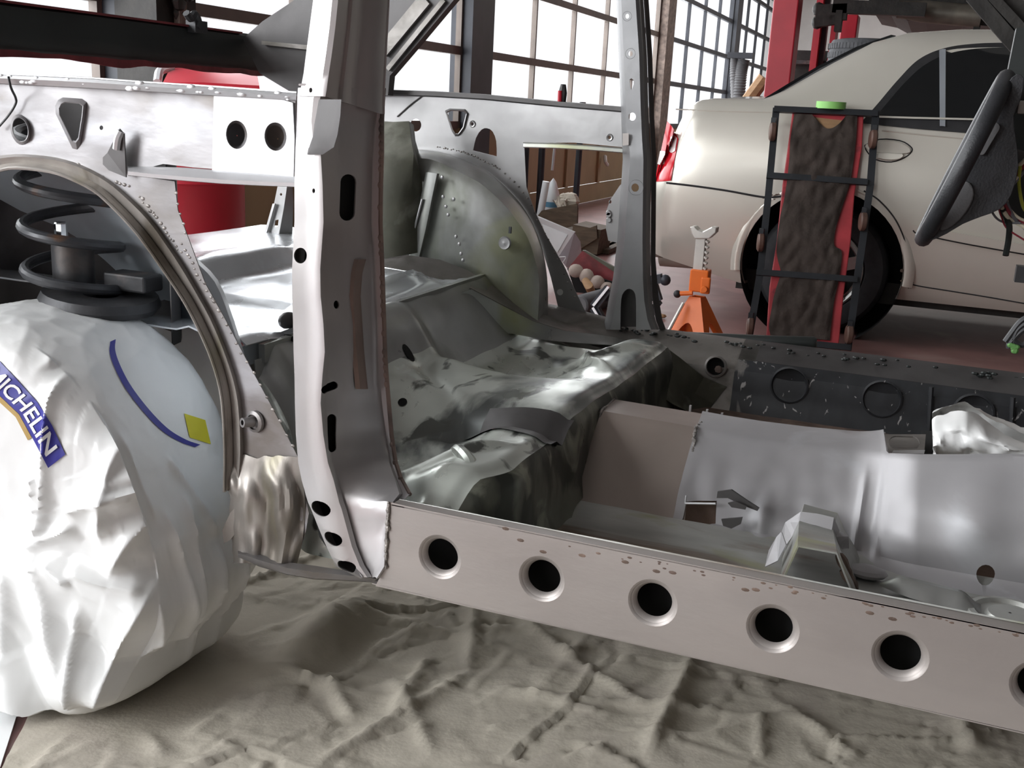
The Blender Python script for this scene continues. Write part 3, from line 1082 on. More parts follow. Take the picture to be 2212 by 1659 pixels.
# tunnel: patch panel box then the old wrinkled skin
YT, YB = 1.87, 1.735
box = MB()
nt = [PY(1298, 891, YT), PY(1500, 926, YT)]
ft = [PY(1326, 864, 1.99), PY(1532, 898, 1.99)]
nb = [PY(1284, 1122, YB - .01), PY(1478, 1137, YB)]
nb = [V((-.548, YB, .27)), V((PY(1478, 1137, YB).x, YB, .27))]
box.grid([[nb[0], nt[0].lerp(nb[0], .5) + V((0, .004, 0)), nt[0] + V((0, -.004, -.006)), nt[0] + V((0, .006, 0)), ft[0], ft[0] + V((0, .03, -.12))],
          [nb[1], nt[1].lerp(nb[1], .5) + V((0, .004, 0)), nt[1] + V((0, -.004, -.006)), nt[1] + V((0, .006, 0)), ft[1], ft[1] + V((0, .03, -.12))]], .0018, True)
box.build('tunnel_patch_panel', 'patch_steel', body, 25)
tb = MB()
tb.tube(spline([ft[0] + V((0, 0, .001)), nt[0].lerp(ft[0], .5), nt[0], nt[0] + V((-.002, -.01, -.05))], 6), .003, 6)
for k in range(60):
    t = k / 59
    if t < .4:
        p = ft[1].lerp(nt[1], t / .4)
    else:
        p = nt[1].lerp(nb[1], (t - .4) / .6 * .62)
    tb.blob(p + V((.003, -.007, .002)) + V((random.uniform(-1, 1), 0, random.uniform(-1, 1))) * .0015, random.uniform(.0022, .0038), (1, 1, 1.3), 6)
stuff(tb.build('tunnel_weld', 'weld', body))
tk = MB()
for px_ in (1491, 1527, 1559):
    p = PY(px_, 884 + (px_ - 1491) * .24, 2.02)
    tk.box(p, (.004, .006, .016))
build_each(tk, 'tack_pin', 'new_steel', body)

old = MB()
TOPN = [(1503, 927), (1560, 938), (1640, 951), (1740, 964), (1850, 975), (1905, 983), (1990, 986), (2080, 986), (2150, 985), (2212, 986), (2330, 986), (2520, 990), (2740, 996)]
rows = []
for i in range(201):
    t = i / 200
    u = t * (len(TOPN) - 1)
    k = min(int(u), len(TOPN) - 2)
    a = V((*TOPN[k], 0)).lerp(V((*TOPN[k + 1], 0)), u - k)
    lean = smooth(1840, 1990, a.x)
    yt = YT - .07 * lean
    p = PY(a.x, a.y, yt)
    yb = YB - .015 * lean + .0 * t
    b = V((p.x + .02 * lean, yb, .272))
    r = [b + V((0, -.035, -.004)), b + V((0, -.012, .004))]
    for s in (.08, .16, .25, .33, .4, .48, .55, .63, .7, .76, .82, .87, .92, .96, 1.0):
        m_ = b.lerp(p, s)
        out_ = .020 * math.sin(s * math.pi) * (1 + .6 * lean) + .006 * noise.noise(V((m_.x * 11, s * 4, 0))) * math.sin(min(1, s * 1.3) * math.pi)
        # tall bulge of the old tunnel skin
        out_ += .010 * bump(m_.x, .13, .06) * math.sin(s * math.pi) - .012 * bump(m_.x, -.02, .025) * math.sin(s * math.pi)
        out_ += .016 * bump(m_.x, -.20, .02) * bump(s, .25, .28)
        out_ += .007 * bump(m_.x, -.045, .008) * smooth(.9, .7, s) * smooth(.0, .15, s) + .006 * bump(m_.x, -.012, .008) * smooth(.9, .7, s)
        out_ += .006 * noise.noise(V((m_.x * 24, s * 7, 6))) * math.sin(s * math.pi) * (1 - smooth(-.1, .0, m_.x))
        r.append(m_ + V((0, -out_, 0)))
    if lean < .5:
        r.append(p + V((0, .012, .004)))
        r.append(V((p.x - .012, 1.985, p.z + .004 - .012 * 0)))
        r.append(V((p.x - .012, 2.02, p.z - .12)))
    else:
        r.append(p + V((0, .010, .001)))
        r.append(p + V((0, .016, -.012)))
        r.append(p + V((0, .018, -.03)))
    rows.append(r)
old.grid(rows, .002, True, flip=True)
cut1 = MB()
cp = [PY(x_, y_, 1.75) for x_, y_ in ((1481, 1086), (1545, 1087), (1548, 1128), (1476, 1131))]
cut1 = prism(cp, (0, -1, .0), .05)
hh = prism([PY(a, b, 1.74) for a, b in ellpx(2128, 1228, 20, 21, 16)], (0, 1, 0), .04)
old.cut(cut1, hh)
old.build('tunnel', 'tunnel_steel', body, 40)
dk = MB()
dk.plate([PY(a, b, 1.80) for a, b in ((1470, 1060), (1560, 1060), (1560, 1150), (1470, 1150))], (0, .003, 0))
dk.plate([PY(a, b, 1.80) for a, b in ellpx(2126, 1222, 40, 40, 12)], (0, .003, 0))
build_each(dk, 'tunnel_inner', 'rust_steel', body)
eg = MB()
eg.tube([PY(1481, 1087, 1.742), PY(1546, 1088, 1.742)], .0022, 5)
eg.tube([PY(1482, 1070, 1.745), PY(1480, 1088, 1.742)], .0018, 5)
build_each(eg, 'cut_edge', 'new_steel', body)
# wrinkled flange remnants and bent lugs
lug = MB()
for L, y in (([(1550, 1062), (1580, 1058), (1612, 1080), (1640, 1098), (1636, 1104), (1600, 1090), (1572, 1076), (1548, 1076)], 1.712),
             ([(1572, 1087), (1588, 1083), (1613, 1094), (1610, 1101), (1580, 1096)], 1.700),
             ([(1558, 1122), (1604, 1118), (1600, 1132), (1580, 1142), (1562, 1136)], 1.705)):
    lug.plate(ys(L, y), (0, .004, 0))
build_each(lug, 'bent_lug', 'dark_steel', body)
# shifter plate on top, weld pile, dark gap
sp = MB()
zt_ = H - .578
o_ = [PZ(a, b, zt_) for a, b in ((1884, 938), (2000, 938), (1996, 984), (1868, 978))]
hole = [PZ(a, b, zt_) for a, b in slotpx(1934, 956, 1972, 957, 14)]
sp.plate(o_, (0, 0, -.002), [hole])
sp.plate([PZ(a, b, zt_ - .02) for a, b in ((1890, 938), (1996, 938), (1994, 980), (1880, 978))], (0, 0, -.002))
sp.build('shifter_plate', 'sill_grey', body)
for k in range(14):
    pass
wp = MB()
for k in range(18):
    wp.blob(PZ(random.uniform(1862, 1880), random.uniform(942, 976), zt_ + .003), random.uniform(.003, .006), (1, 1.4, .7), 6)
wp.plate([PZ(a, b, zt_ + .001) for a, b in ((1930, 974), (1998, 973), (1996, 981), (1925, 981))], (0, 0, .001))
stuff(wp.build('weld_pile', 'new_steel', body))
MB().plate([PZ(a, b, zt_ - .035) for a, b in ((1990, 930), (2260, 935), (2260, 985), (1985, 985))], (0, 0, -.002)).build('tunnel_void', 'void', body)

# seat mount stub: hat section cut off against the tunnel
hm = MB()
zf = H - .70
A = [PZ(1660, 1192, zf), PZ(1686, 1184, zf + .01)]
yv = 1.69
hat = [PY(a, b, 1.66) for a, b in ((1693, 1208), (1728, 1130), (1798, 1150), (1812, 1186), (1838, 1228), (1850, 1262))]
front = [PY(a, b, 1.50) for a, b in ((1690, 1260), (1725, 1182), (1806, 1197), (1822, 1240), (1842, 1290), (1850, 1310))]
hm.grid([[p + V((0, .06, .01)) for p in hat], hat, [h.lerp(f, .5) for h, f in zip(hat, front)], front], .0025, True)
hm.build('seat_mount_stub', 'floor_steel', body, 25)
hf = MB()
hf.grid([[p + V((0, .004, 0)) for p in ys([(1678, 1180), (1697, 1130), (1730, 1108), (1765, 1112), (1800, 1120), (1812, 1150), (1832, 1160), (1832, 1186)], 1.672)],
         ys([(1694, 1186), (1712, 1160), (1728, 1128), (1764, 1136), (1796, 1146), (1800, 1160), (1806, 1180), (1814, 1186)], 1.664)], .002, False)
hf.grid([ys([(1663, 1190), (1680, 1160), (1690, 1150)], 1.62), ys([(1654, 1226), (1682, 1212), (1700, 1178)], 1.58)], .002, False)
build_each(hf, 'mount_flange', 'tunnel_steel', body)
ru = MB()
for L in ([(1812, 1198), (1830, 1236), (1838, 1262)], [(1820, 1230), (1842, 1262), (1850, 1284)]):
    ru.tube(spline([PY(a, b, 1.585) for a, b in L], 5), [.006, .008, .009, .008, .007, .008, .007, .006, .005, .005, .004][:len(spline([PY(a, b, 1.585) for a, b in L], 5))], 7)
build_each(ru, 'torn_rust_edge', 'rust_steel', body)
tab = MB()
tab.blob(PZ(1872, 1235, zf + .01), .022, (1.5, .9, .5), 12)
tab.blob(PZ(1840, 1284, zf + .012), .014, (2.0, .7, .6), 10)
build_each(tab, 'crushed_tab', 'tunnel_steel', body)

# --- far sill (inner side)
fs = MB()
rows = []
for i in range(40):
    t = i / 39
    x = -.95 + 1.65 * t
    rise = .05 * smooth(-.62, -.95, x)
    zt = H - .548 + rise * .6
    rows.append([V((x, 2.70, zt - .005)), V((x, 2.685, zt)), V((x, 2.655, zt - .008)), V((x, 2.60, zt - .035)), V((x, 2.565, zt - .055)), V((x, 2.558, zt - .10)), V((x, 2.553, zt - .145)), V((x, 2.54, zt - .162)), V((x, 2.50, zt - .165))])
half = 14
fs.grid(rows[:half + 1], .002, True)
fs.build('far_sill_rear', 'sill_grey', body)
fs2 = MB()
fs2.grid([[r[3] + V((0, -.002, .0))] + [p + V((0, -.002, 0)) for p in r[4:]] for r in rows[half - 1:]], .002, True)
for cxp, cyp, rr in ((1705, 832, 26), (1905, 862, 25), (2102, 892, 25)):
    c = PY(cxp, cyp, 2.556)
    fs2.lathe([(.046, -.001), (.046, .003), (.042, .004), (.039, -.004), (.036, -.006), (.0, -.0055)], c, (0, -1, 0), 28)
for px_ in (2012, 2188):
    fs2.tube([PY(px_, 836 + (px_ - 2012) * .13, 2.558), PY(px_ - 6, 940 + (px_ - 2012) * .13, 2.55)], .006, 6)
fs2.build('far_sill_front', 'black_paint', body)
fs3 = MB()
fs3.grid([r[:4] for r in rows[half - 1:]], .002, True)
fs3.build('far_sill_flange', 'dark_steel', body)
sw = MB()
for i in range(90):
    t = random.random()
    x = -.72 + 1.4 * t
    sw.blob(V((x, 2.645 + random.uniform(-.022, .02), H - .553 + random.uniform(-.006, .004))), random.uniform(.003, .007), (1.3, .9, .6), 6)
stuff(sw.build('sealer_lumps', 'beam_black', body))
pt = PY(1546, 792, 2.56)
MB().lathe([(.022, -.02), (.028, .0), (.027, .016), (.0225, .018), (.021, .004), (.020, -.03)], pt, (.15, -1, .25), 24).build('drain_tube', 'sill_grey', body)
MB().lathe([(.0, -.004), (.021, -.004)], pt, (.15, -1, .25), 20).build('tube_bore', 'void', body)
MB().blob(PY(1552, 798, 2.55), .010, (1, .5, 1), 8).build('rust_plug', 'rust_steel', body)
# far end fillet of the pan against the sill
fi = MB()
fi.grid([[PY(a, b, yy) for a, b, yy in r] for r in (((1425, 742, 2.52), (1470, 775, 2.54), (1520, 815, 2.552), (1570, 835, 2.556)), ((1428, 790, 2.46), (1462, 815, 2.49), (1500, 850, 2.53), (1540, 872, 2.55)), ((1418, 850, 2.40), (1450, 872, 2.43), (1486, 890, 2.48), (1520, 900, 2.53)))], .002, True)
fi.build('seat_corner_gusset', 'dark_green_steel', body)

# --- far rail, far wheel tub, far pillars
fr = MB()
o_ = ys([(800, 196), (836, 194), (1045, 204), (1200, 219), (1345, 230), (1346, 318), (1240, 308), (1132, 309), (1137, 404), (1154, 454), (1178, 505), (1219, 576), (1243, 629), (1261, 667), (1284, 702), (1215, 702)] + [(1190, 600), (1172, 540), (1131, 449), (1095, 407), (1051, 369), (1007, 347), (960, 332), (900, 325), (800, 330)], YF)
TR2 = [(966, 243), (974, 239), (1002, 240), (1007, 246), (1000, 275), (990, 289), (984, 289), (978, 280)]
ARCHW = sp2([(1022, 325), (1028, 298), (1040, 280), (1052, 277), (1064, 284), (1072, 305), (1073, 338)], 2)
fr.plate(o_, (0, .002, 0), [ys(ellpx(898, 270, 12, 14, 18), YF), ys(TR2, YF), ys(ellpx(1021, 268, 3.5, 4, 10), YF), ys(ARCHW, YF), ys(ellpx(1317, 297, 4.5, 5, 12), YF)])
mx, my = 988, 262
fr.grid([ys([(mx + (a - mx) * 1.22, my + (b - my) * 1.2) for a, b in TR2], YF - .0005), ys([(mx + (a - mx) * 1.08, my + (b - my) * 1.06) for a, b in TR2], YF - .008), ys(TR2, YF - .004), ys([(mx + (a - mx) * .97, my + (b - my) * .97) for a, b in TR2], YF + .02)], 0, True, closed=True)
for cxp, cyp, rr in ((1021, 268, 11), (1317, 297, 9)):
    c = PY(cxp, cyp, YF)
    fr.lathe([(.010, -.0005), (.008, .004), (.0045, .003), (.004, -.004)], c, (0, -1, 0), 14)
fr.build('far_quarter_panel', 'far_steel', body)
cp_ = MB()
cp_.grid([[PY(a, b0, YF + .03), PY(a, b0 + 1, YF - .012), PY(a, b0 + 10, YF - .013), PY(a, b0 + 13, YF)] for a, b0 in ((835, 193), (940, 197), (1045, 203), (1200, 218), (1345, 230))], .002, True)
cp_.build('far_rail_cap', 'dark_steel', body)
bf = MB()
bf.grid([[PY(a, b0, YF), PY(a, b0 + 3, YF - .014), PY(a, b0 + 10, YF - .015), PY(a, b0 + 12, YF + .01)] for a, b0 in ((1130, 307), (1200, 309), (1270, 313), (1345, 319))], .002, True)
bf.build('far_rail_flange', 'green_steel', body)
cr = MB()
cr.tube(spline([PY(858, 252, YF - .003), PY(885, 228, YF - .003), PY(912, 207, YF - .003)], 5), .002, 5)
cr.build('panel_crease', 'dark_steel', body)
sw = MB()
for L, n in (([(945, 318), (1000, 328), (1040, 345), (1075, 362)], 10), ([(1080, 365), (1130, 415), (1170, 490), (1205, 560), (1240, 640), (1268, 690)], 5)):
    sw.beads([PY(p.x, p.y, YF - .001) for p in spline([(a, b, 0) for a, b in L], n)], .0024, .8)
stuff(sw.build('far_spot_welds', 'weld', body))
hl = PY(1210, 631, YF - .002)
MB().lathe([(.0, 0), (.0085, .0), (.0085, .002)], hl, (0, -1, 0), 14).build('lit_hole_disc', 'logo_white', body)  # white disc painted for light showing through a hole

ft = MB()
OUT = sp2([(880, 322), (920, 324), (960, 332), (1007, 347), (1051, 369), (1095, 407), (1131, 449), (1154, 490), (1172, 540), (1182, 600), (1184, 667), (1180, 720)], 4)
INN = sp2([(888, 345), (912, 342), (942, 348), (992, 372), (1036, 395), (1081, 434), (1113, 472), (1140, 514), (1158, 570), (1165, 614), (1163, 667), (1160, 720)], 4)
rows = []
cf = V((-1.22, 0, H - .52))
for (a, b), (c_, d_) in zip(OUT, INN):
    o1, i1 = PY(a, b, YF - .004), PY(c_, d_, 2.47)
    mid = o1.lerp(i1, .5) + (V((o1.x, 0, o1.z)) - cf).normalized() * .010
    i2 = i1 + (V((cf.x, i1.y, cf.z)) - i1) * .06 + V((0, -.012, 0))
    i3 = i1 + (V((cf.x, i1.y, cf.z)) - i1) * .30 + V((0, -.022, 0))
    i4 = V((cf.x, 2.445, cf.z)) + (i1 - V((cf.x, i1.y, cf.z))) * .3
    rows.append([o1, mid, i1, i2, i3, i4, V((cf.x, 2.445, cf.z))])
ft.grid(rows, .002, True)
# pressed seam bands on the inner face
ft.grid([[PY(a, b, 2.434), PY(a + 5, b, 2.424), PY(a + 24, b + 3, 2.424), PY(a + 29, b + 3, 2.434)] for a, b in ((920, 372), (908, 430), (896, 490), (882, 550), (879, 566))], 0, True)
ft.build('far_wheel_tub', 'green_steel', body, 50)
sr = MB()
sr.tube([PY(912, 430, 2.420), PY(880, 552, 2.420)], .0028, 6)
sr.build('tub_seam_edge', 'new_steel', body)
sd = MB()
for px_, py_ in ((955, 383), (957, 425), (963, 446), (968, 464), (985, 511), (992, 527), (996, 548), (1000, 562), (980, 430), (1016, 600)):
    sd.blob(PY(px_, py_, 2.426), .005, (1, .35, 1), 8)
c = PY(1090, 525, 2.43)
sd.lathe([(.017, -.002), (.015, .004), (.010, .003), (.0, .005)], c, (0, -1, 0), 18)
stuff(sd.build('tub_rivets', 'far_steel', body))
MB().box(PY(1102, 497, 2.425), (.006, .006, .016)).build('stud', 'shock_dark', body)
# base flange of the tub sweeping down on the floor
bs = MB()
bs.grid([[PY(a, b, yy) for a, b, yy in r] for r in (
    ((824, 545, 2.40), (880, 552, 2.40), (950, 562, 2.41), (1010, 585, 2.42), (1080, 630, 2.45), (1150, 672, 2.50), (1220, 698, 2.58), (1290, 708, 2.66)),
    ((824, 558, 2.38), (880, 566, 2.38), (950, 582, 2.38), (1010, 606, 2.38), (1080, 645, 2.42), (1150, 684, 2.47), (1220, 706, 2.56), (1290, 716, 2.64)),
    ((824, 576, 2.33), (880, 586, 2.33), (950, 604, 2.33), (1018, 625, 2.32), (1085, 660, 2.38), (1150, 694, 2.45), (1220, 716, 2.52), (1290, 724, 2.60)))], .002, True)
bs.build('tub_base_flange', 'sill_grey', body)
# sloping wing between the deck edge, tub and far sill
wg = MB()
rows = []
for i in range(12):
    t = i / 11
    a = [PY(828 + (1018 - 828) * t, 700 - 72 * t, 2.0 + .30 * t), PY(850 + 240 * t, 730 - 62 * t, 2.02 + .34 * t)]
    rows.append(a)
top_ = [(832, 697, 1.92), (900, 668, 2.08), (960, 645, 2.2), (1018, 625, 2.31), (1085, 660, 2.38), (1150, 694, 2.45), (1220, 716, 2.52), (1290, 724, 2.60), (1360, 735, 2.62)]
bot_ = [(832, 760, 1.98), (900, 745, 2.14), (960, 735, 2.26), (1040, 720, 2.35), (1105, 720, 2.41), (1180, 735, 2.47), (1250, 742, 2.52), (1320, 746, 2.55), (1390, 750, 2.57)]
wg.grid([[PY(*q_) for q_ in top_], [PY((a[0] + b[0]) / 2, (a[1] + b[1]) / 2 + 4, (a[2] + b[2]) / 2) for a, b in zip(top_, bot_)], [PY(*q_) for q_ in bot_]], .002, True)
wg.build('seat_back_slope', 'green_steel', body, 60)
stt = MB()
stt.grid([[PY(a, b, yy) for a, b, yy in r] for r in (((820, 262, 2.42), (850, 264, 2.42), (882, 262, 2.42), (892, 270, 2.55)), ((820, 300, 2.40), (850, 300, 2.40), (886, 300, 2.41), (896, 305, 2.55)), ((820, 330, 2.395), (855, 330, 2.395), (892, 332, 2.41), (905, 335, 2.55)), ((820, 430, 2.39), (856, 440, 2.39), (888, 420, 2.41), (912, 400, 2.44)), ((820, 560, 2.38), (850, 555, 2.38), (880, 550, 2.40), (905, 545, 2.43)))], .002, True)
stt.build('far_strut_tower', 'dark_green_steel', body, 60)

# far door pillar
fp = MB()
FR = [(-60, 1329, 1384), (0, 1333, 1388), (120, 1338, 1396), (230, 1343, 1399), (300, 1345, 1402), (345, 1347, 1405), (420, 1342, 1404), (520, 1335, 1403), (600, 1326, 1404), (650, 1316, 1407), (690, 1309, 1414), (712, 1303, 1422)]
rows = []
for r in lerp_rows(FR, 20):
    py, L, R_ = r
    bul = .012 if py > 320 else .004
    fw = 10 if py > 320 else 5
    rows.append([PY(L, py, 2.67), PY(L, py, 2.655), PY(L + fw, py, 2.635 - bul), PY(L + fw + 5, py, 2.625 - bul), PY(R_ - 15, py, 2.625 - bul), PY(R_ - 9, py, 2.632 - bul), PY(R_ - 6, py, 2.655), PY(R_, py, 2.672)])
fp.grid(rows, .002, True)


def fcut(L):
    return prism([PY(a, b, 2.62) for a, b in L], (0, 1, 0), .022)


fp.cut(fcut(ellpx(1355, 35, 4.5, 5.5)), fcut(ellpx(1362, 116, 5, 6)), fcut([(1360, 172), (1364, 169), (1369, 173), (1369, 182), (1365, 195), (1362, 190)]),
       fcut(ellpx(1366, 252, 8, 9)), fcut(ellpx(1374, 405, 8, 9)), fcut(sp2([(1342, 720), (1343, 660), (1346, 636), (1356, 624), (1366, 624), (1374, 634), (1376, 660), (1376, 720)], 2)))
for cxp, cyp, rr in ((1362, 116, .011), (1355, 35, .010), (1374, 405, .017)):
    fp.lathe([(rr * 1.25, 0), (rr * 1.12, .002), (rr * .86, -.002)], PY(cxp, cyp, 2.6125 if cyp > 320 else 2.6205), (0, -1, 0), 18)
fp.build('far_door_pillar', 'dark_pillar' if 'dark_pillar' in MATS else 'pillar_steel', body)
MB().plate(ys([(1335, 620), (1385, 620), (1386, 706), (1335, 706)], 2.65), (0, .003, 0)).build('pillar_foot_back', 'dark_steel', body)
MB().grid([[PY(a, b, 2.675), PY(a + 9 + (b > 600) * 4, b, 2.69)] for a, b in ((1386, -60), (1390, 0), (1398, 120), (1402, 250), (1407, 345), (1406, 450), (1405, 560), (1408, 640), (1416, 690), (1424, 712))], .003, True).build('far_door_flange', 'dark_steel', body)
bt = MB()
bt.plate(ys([(1344, 395), (1338, 402), (1318, 432), (1310, 455), (1309, 495), (1314, 520), (1336, 525)], 2.674), (0, .003, 0), [ys(ellpx(1318, 436, 3, 4, 10), 2.674), ys(ellpx(1316, 477, 3.5, 4.5, 10), 2.674)])
for px_, py_ in ((1315, 460), (1316, 464), (1316, 475)):
    bt.lathe([(.0, .006), (.006, .006), (.008, 0)], PY(px_, py_, 2.673), (0, -1, 0), 10)
bt.build('belt_anchor', 'pillar_steel', body)
MB().plate(ys([(1345, 288), (1358, 288), (1358, 313), (1345, 315)], 2.608), (0, .002, 0)).build('identity_plate', 'sill_steel', body)

# C pillar, rear cross panel, slotted bracket
cpil = MB()
cpil.plate(ys([(524, 84), (567, 46), (636, 0), (720, -62), (1045, -75), (982, -2), (901, 95), (842, 164), (838, 206), (640, 206), (560, 158)], 2.60), (0, .03, 0))
cpil.build('c_pillar', 'dark_steel', body)
cch = MB()
cch.bar(PY(826, 112, 2.592), PY(920, -2, 2.592), .035, .012, (0, 1, 0)).bar(PY(838, 150, 2.592), PY(960, 0, 2.592), .012, .010, (0, 1, 0))
cch.plate(ys([(565, 88), (668, 98), (668, 108), (565, 96)], 2.585), (0, .01, 0))
build_each(cch, 'c_pillar_channel', 'sill_grey', body)
xb = MB()
XB = -1.9
prof = [(.0, .152), (.03, .158), (.04, .150), (.045, .10), (.04, .066), (.03, .055), (.0, .058)]
rows = []
for i in range(40):
    y = 1.2 + 1.66 * i / 39
    rg = .004 * noise.noise(V((y * 7, 0, 0)))
    rows.append([V((XB + dx, y, H + dz + (rg if k in (4, 5, 6) else 0) + .003 * noise.noise(V((y * 3, 3, 0))))) for k, (dx, dz) in enumerate(prof)])
xb.grid(rows, 0, True, closed=True)
xb.build('rear_cross_panel', 'beam_black', body, 40)
re_ = MB()
re_.bar(V((XB + .03, 1.2, H + .157)), V((XB + .03, 2.6, H + .157)), .03, .005, (0, 0, 1))
pts = [V((XB + .047, 1.2 + 1.66 * i / 60, H + .060 + .005 * noise.noise(V((i * .35, 2, 0))))) for i in range(61)]
re_.grid([[p, p - V((-.002, 0, .014 + .008 * noise.noise(V((p.y * 5, 9, 0)))))] for p in pts], .003, True)
re_.build('red_painted_edge', 'red_edge', body)
cl = MB()
cl.tube(spline([PX(402, 28, -1.84), PX(412, 40, -1.84), PX(420, 30, -1.84), PX(428, 46, -1.84), PX(424, 60, -1.84)], 5), .010, 7)
cl.box(PX(425, 58, -1.85), (.03, .05, .03))
cl.build('prop_clip', 'shock_dark', body)
br = MB()
br.plate(ys([(600, 400), (618, 400), (611, 450), (597, 530), (583, 560), (560, 592), (534, 594), (560, 548), (578, 490), (592, 440)], 2.46), (0, .003, 0),
         [ys([(594, 476), (602, 474), (600, 489), (592, 491)], 2.46), ys([(585, 512), (597, 515), (592, 529), (581, 526)], 2.46), ys(ellpx(607, 420, 2.5, 3, 10), 2.46)])
br.grid([[PY(618, 400, 2.46), PY(630, 400, 2.50)], [PY(611, 450, 2.46), PY(632, 440, 2.50)], [PY(597, 530, 2.46), PY(630, 520, 2.50)], [PY(583, 560, 2.46), PY(632, 575, 2.5)]], .003, False)
for t in (.03,):
    br.grid([[PY(a - 1, b, 2.456), PY(a + 4, b, 2.45)] for a, b in ((592, 440), (578, 490), (560, 548), (534, 594))], .003, True)
br.build('slotted_bracket', 'far_steel', body)
hb = MB()
hb.grid([[PX(a, b, -1.44 - k * .06) for a, b in r] for k, r in enumerate((((556, 592), (600, 580), (650, 578)), ((556, 570), (600, 562), (650, 566))))], .002, True)
hb.build('deck_riser', 'new_steel', body)

# --- right edge: far A pillar, dash frame, wiring, steering wheel
apil = MB()
apil.plate(ys([(2098, -60), (2106, 0), (2150, 60), (2200, 116), (2260, 180), (2420, 180), (2420, -60)], 2.62), (0, .05, 0))
apil.bar(PY(2100, -10, 2.605), PY(2230, 140, 2.605), .030, .02, (0, 1, 0)).bar(PY(2140, -10, 2.60), PY(2260, 120, 2.60), .02, .02, (0, 1, 0))
apil.build('far_windscreen_pillar', 'underside', body)
ds = MB()
ds.plate(ys([(2196, 60), (2160, 240), (2176, 268), (2150, 330), (2172, 352), (2180, 420), (2150, 440), (2175, 470), (2300, 480), (2400, 60)], 2.42), (0, .05, 0))
ds.box(PY(2160, 275, 2.36), (.03, .05, .012), Matrix.Rotation(.5, 3, 'Y')).tube(spline([PY(2150, 300, 2.35), PY(2160, 320, 2.35), PY(2200, 336, 2.35)], 5), .012, 8)
ds.build('dash_frame', 'beam_black', body)
MB().box(PY(2190, 340, 2.33), (.05, .03, .035), Matrix.Rotation(.3, 3, 'Y')).build('connector', 'wheel_insert', body, bevel=.004)
MB().box(PY(2210, 232, 2.36), (.02, .03, .025)).build('white_connector', 'white_plug', body, bevel=.003)
WIRES = [('wire_cream', [(2215, 345), (2188, 372), (2166, 404), (2158, 430), (2172, 462), (2190, 478), (2240, 505)], .0042),
         ('wire_red', [(2222, 348), (2196, 376), (2172, 410), (2168, 432), (2180, 458), (2200, 474), (2240, 492)], .0036),
         ('wire_grey', [(2230, 352), (2204, 380), (2178, 412), (2174, 434), (2188, 466), (2205, 486), (2240, 512)], .0036),
         ('wire_cream', [(2232, 350), (2206, 376), (2182, 402), (2176, 440), (2200, 470), (2240, 484)], .0028),
         ('wire_green', [(2204, 360), (2201, 390), (2204, 420), (2212, 450), (2230, 470)], .0034),
         ('wire_grey', [(2185, 368), (2160, 390), (2142, 418), (2138, 440), (2148, 466), (2168, 480), (2205, 482)], .0022),
         ('wire_red', [(2162, 408), (2154, 430), (2158, 452), (2164, 470), (2176, 494), (2215, 520)], .0018),
         ('beam_black', [(2166, 452), (2174, 470), (2180, 490), (2178, 520), (2172, 552)], .006)]
for m_, L, r in WIRES:
    MB().tube(spline([PY(a, b, 2.30 + .01 * (i % 2)) for i, (a, b) in enumerate(L)], 6), r, 7).build('wire', m_, body)
lp = MB()
for L in ([(2230, 680), (2205, 695), (2185, 720), (2172, 738)], [(2230, 690), (2200, 710), (2190, 735), (2195, 750)], [(2230, 705), (2206, 716), (2182, 742), (2180, 752)], [(2230, 740), (2205, 745), (2186, 732)]):
    lp.tube(spline([PY(a, b, 2.2) for a, b in L], 5), .006, 7)
lp.box(PY(2212, 592, 2.2), (.03, .03, .03))
build_each(lp, 'pedal_wiring', 'shock_dark', body)
lf = MB()
for k in range(8):
    lf.blob(PY(2188 + random.uniform(-8, 8), 752 + random.uniform(-8, 8), 2.19), .007, (1, .5, .7), 6)
lf.build('green_connector', 'green_leaf', body)

sw_ = MB()
lo, hi = PY(1990, 522, 2.30), PY(2178, 160, 2.30)
sc = (lo + hi) / 2
along = (hi - lo).normalized()
nrm_ = V((-along.z, 0, along.x))  # towards the driver
rad = (hi - lo).length / 2 - .008
ring = [sc + along * rad * math.cos(t) + V((0, 1, 0)) * rad * math.sin(t) for t in [2 * math.pi * k / 64 for k in range(64)]]
sw_.tube(ring, .0165, 12, closed=True)
swo = sw_.build('steering_wheel', 'wheel_plastic', body)
hubm = MB()
Lh = [(2010, 520), (2014, 508), (2040, 455), (2075, 385), (2112, 300), (2150, 225), (2176, 180), (2196, 160), (2212, 170), (2205, 215), (2190, 250), (2195, 300), (2200, 360), (2185, 420), (2160, 452), (2120, 468), (2080, 484), (2045, 505)]
hubm.plate(ys(sp2(Lh, 2, True), 2.215), (0, .17, 0))
ho = hubm.build('wheel_hub', 'wheel_plastic', swo, bevel=.008)
for nm, L in (('thumb_pad', sp2([(2030, 497), (2036, 470), (2052, 425), (2070, 402), (2088, 392), (2100, 402), (2104, 420), (2096, 445), (2074, 475), (2048, 494)], 2, True)), ('spoke_button', slotpx(2120, 325, 2150, 275, 10))):
    MB().plate(ys(L, 2.206), (0, .014, 0)).build(nm, 'wheel_insert', swo, bevel=.004)
# ------------------------------------------------------------------ drop cloth and bags
dc = MB()


def crease(x, y, ax, ay, bx, by, w, h):
    """a sharp fold line a->b"""
    dx, dy = bx - ax, by - ay
    L2 = dx * dx + dy * dy
    t = ((x - ax) * dx + (y - ay) * dy) / L2
    if t < -.1 or t > 1.1:
        return 0
    d = abs((x - ax) * dy - (y - ay) * dx) / math.sqrt(L2)
    if d > w * 3:
        return 0
    e = smooth(-.1, .12, t) * smooth(1.1, .88, t)
    return h * e * math.exp(-d / w)


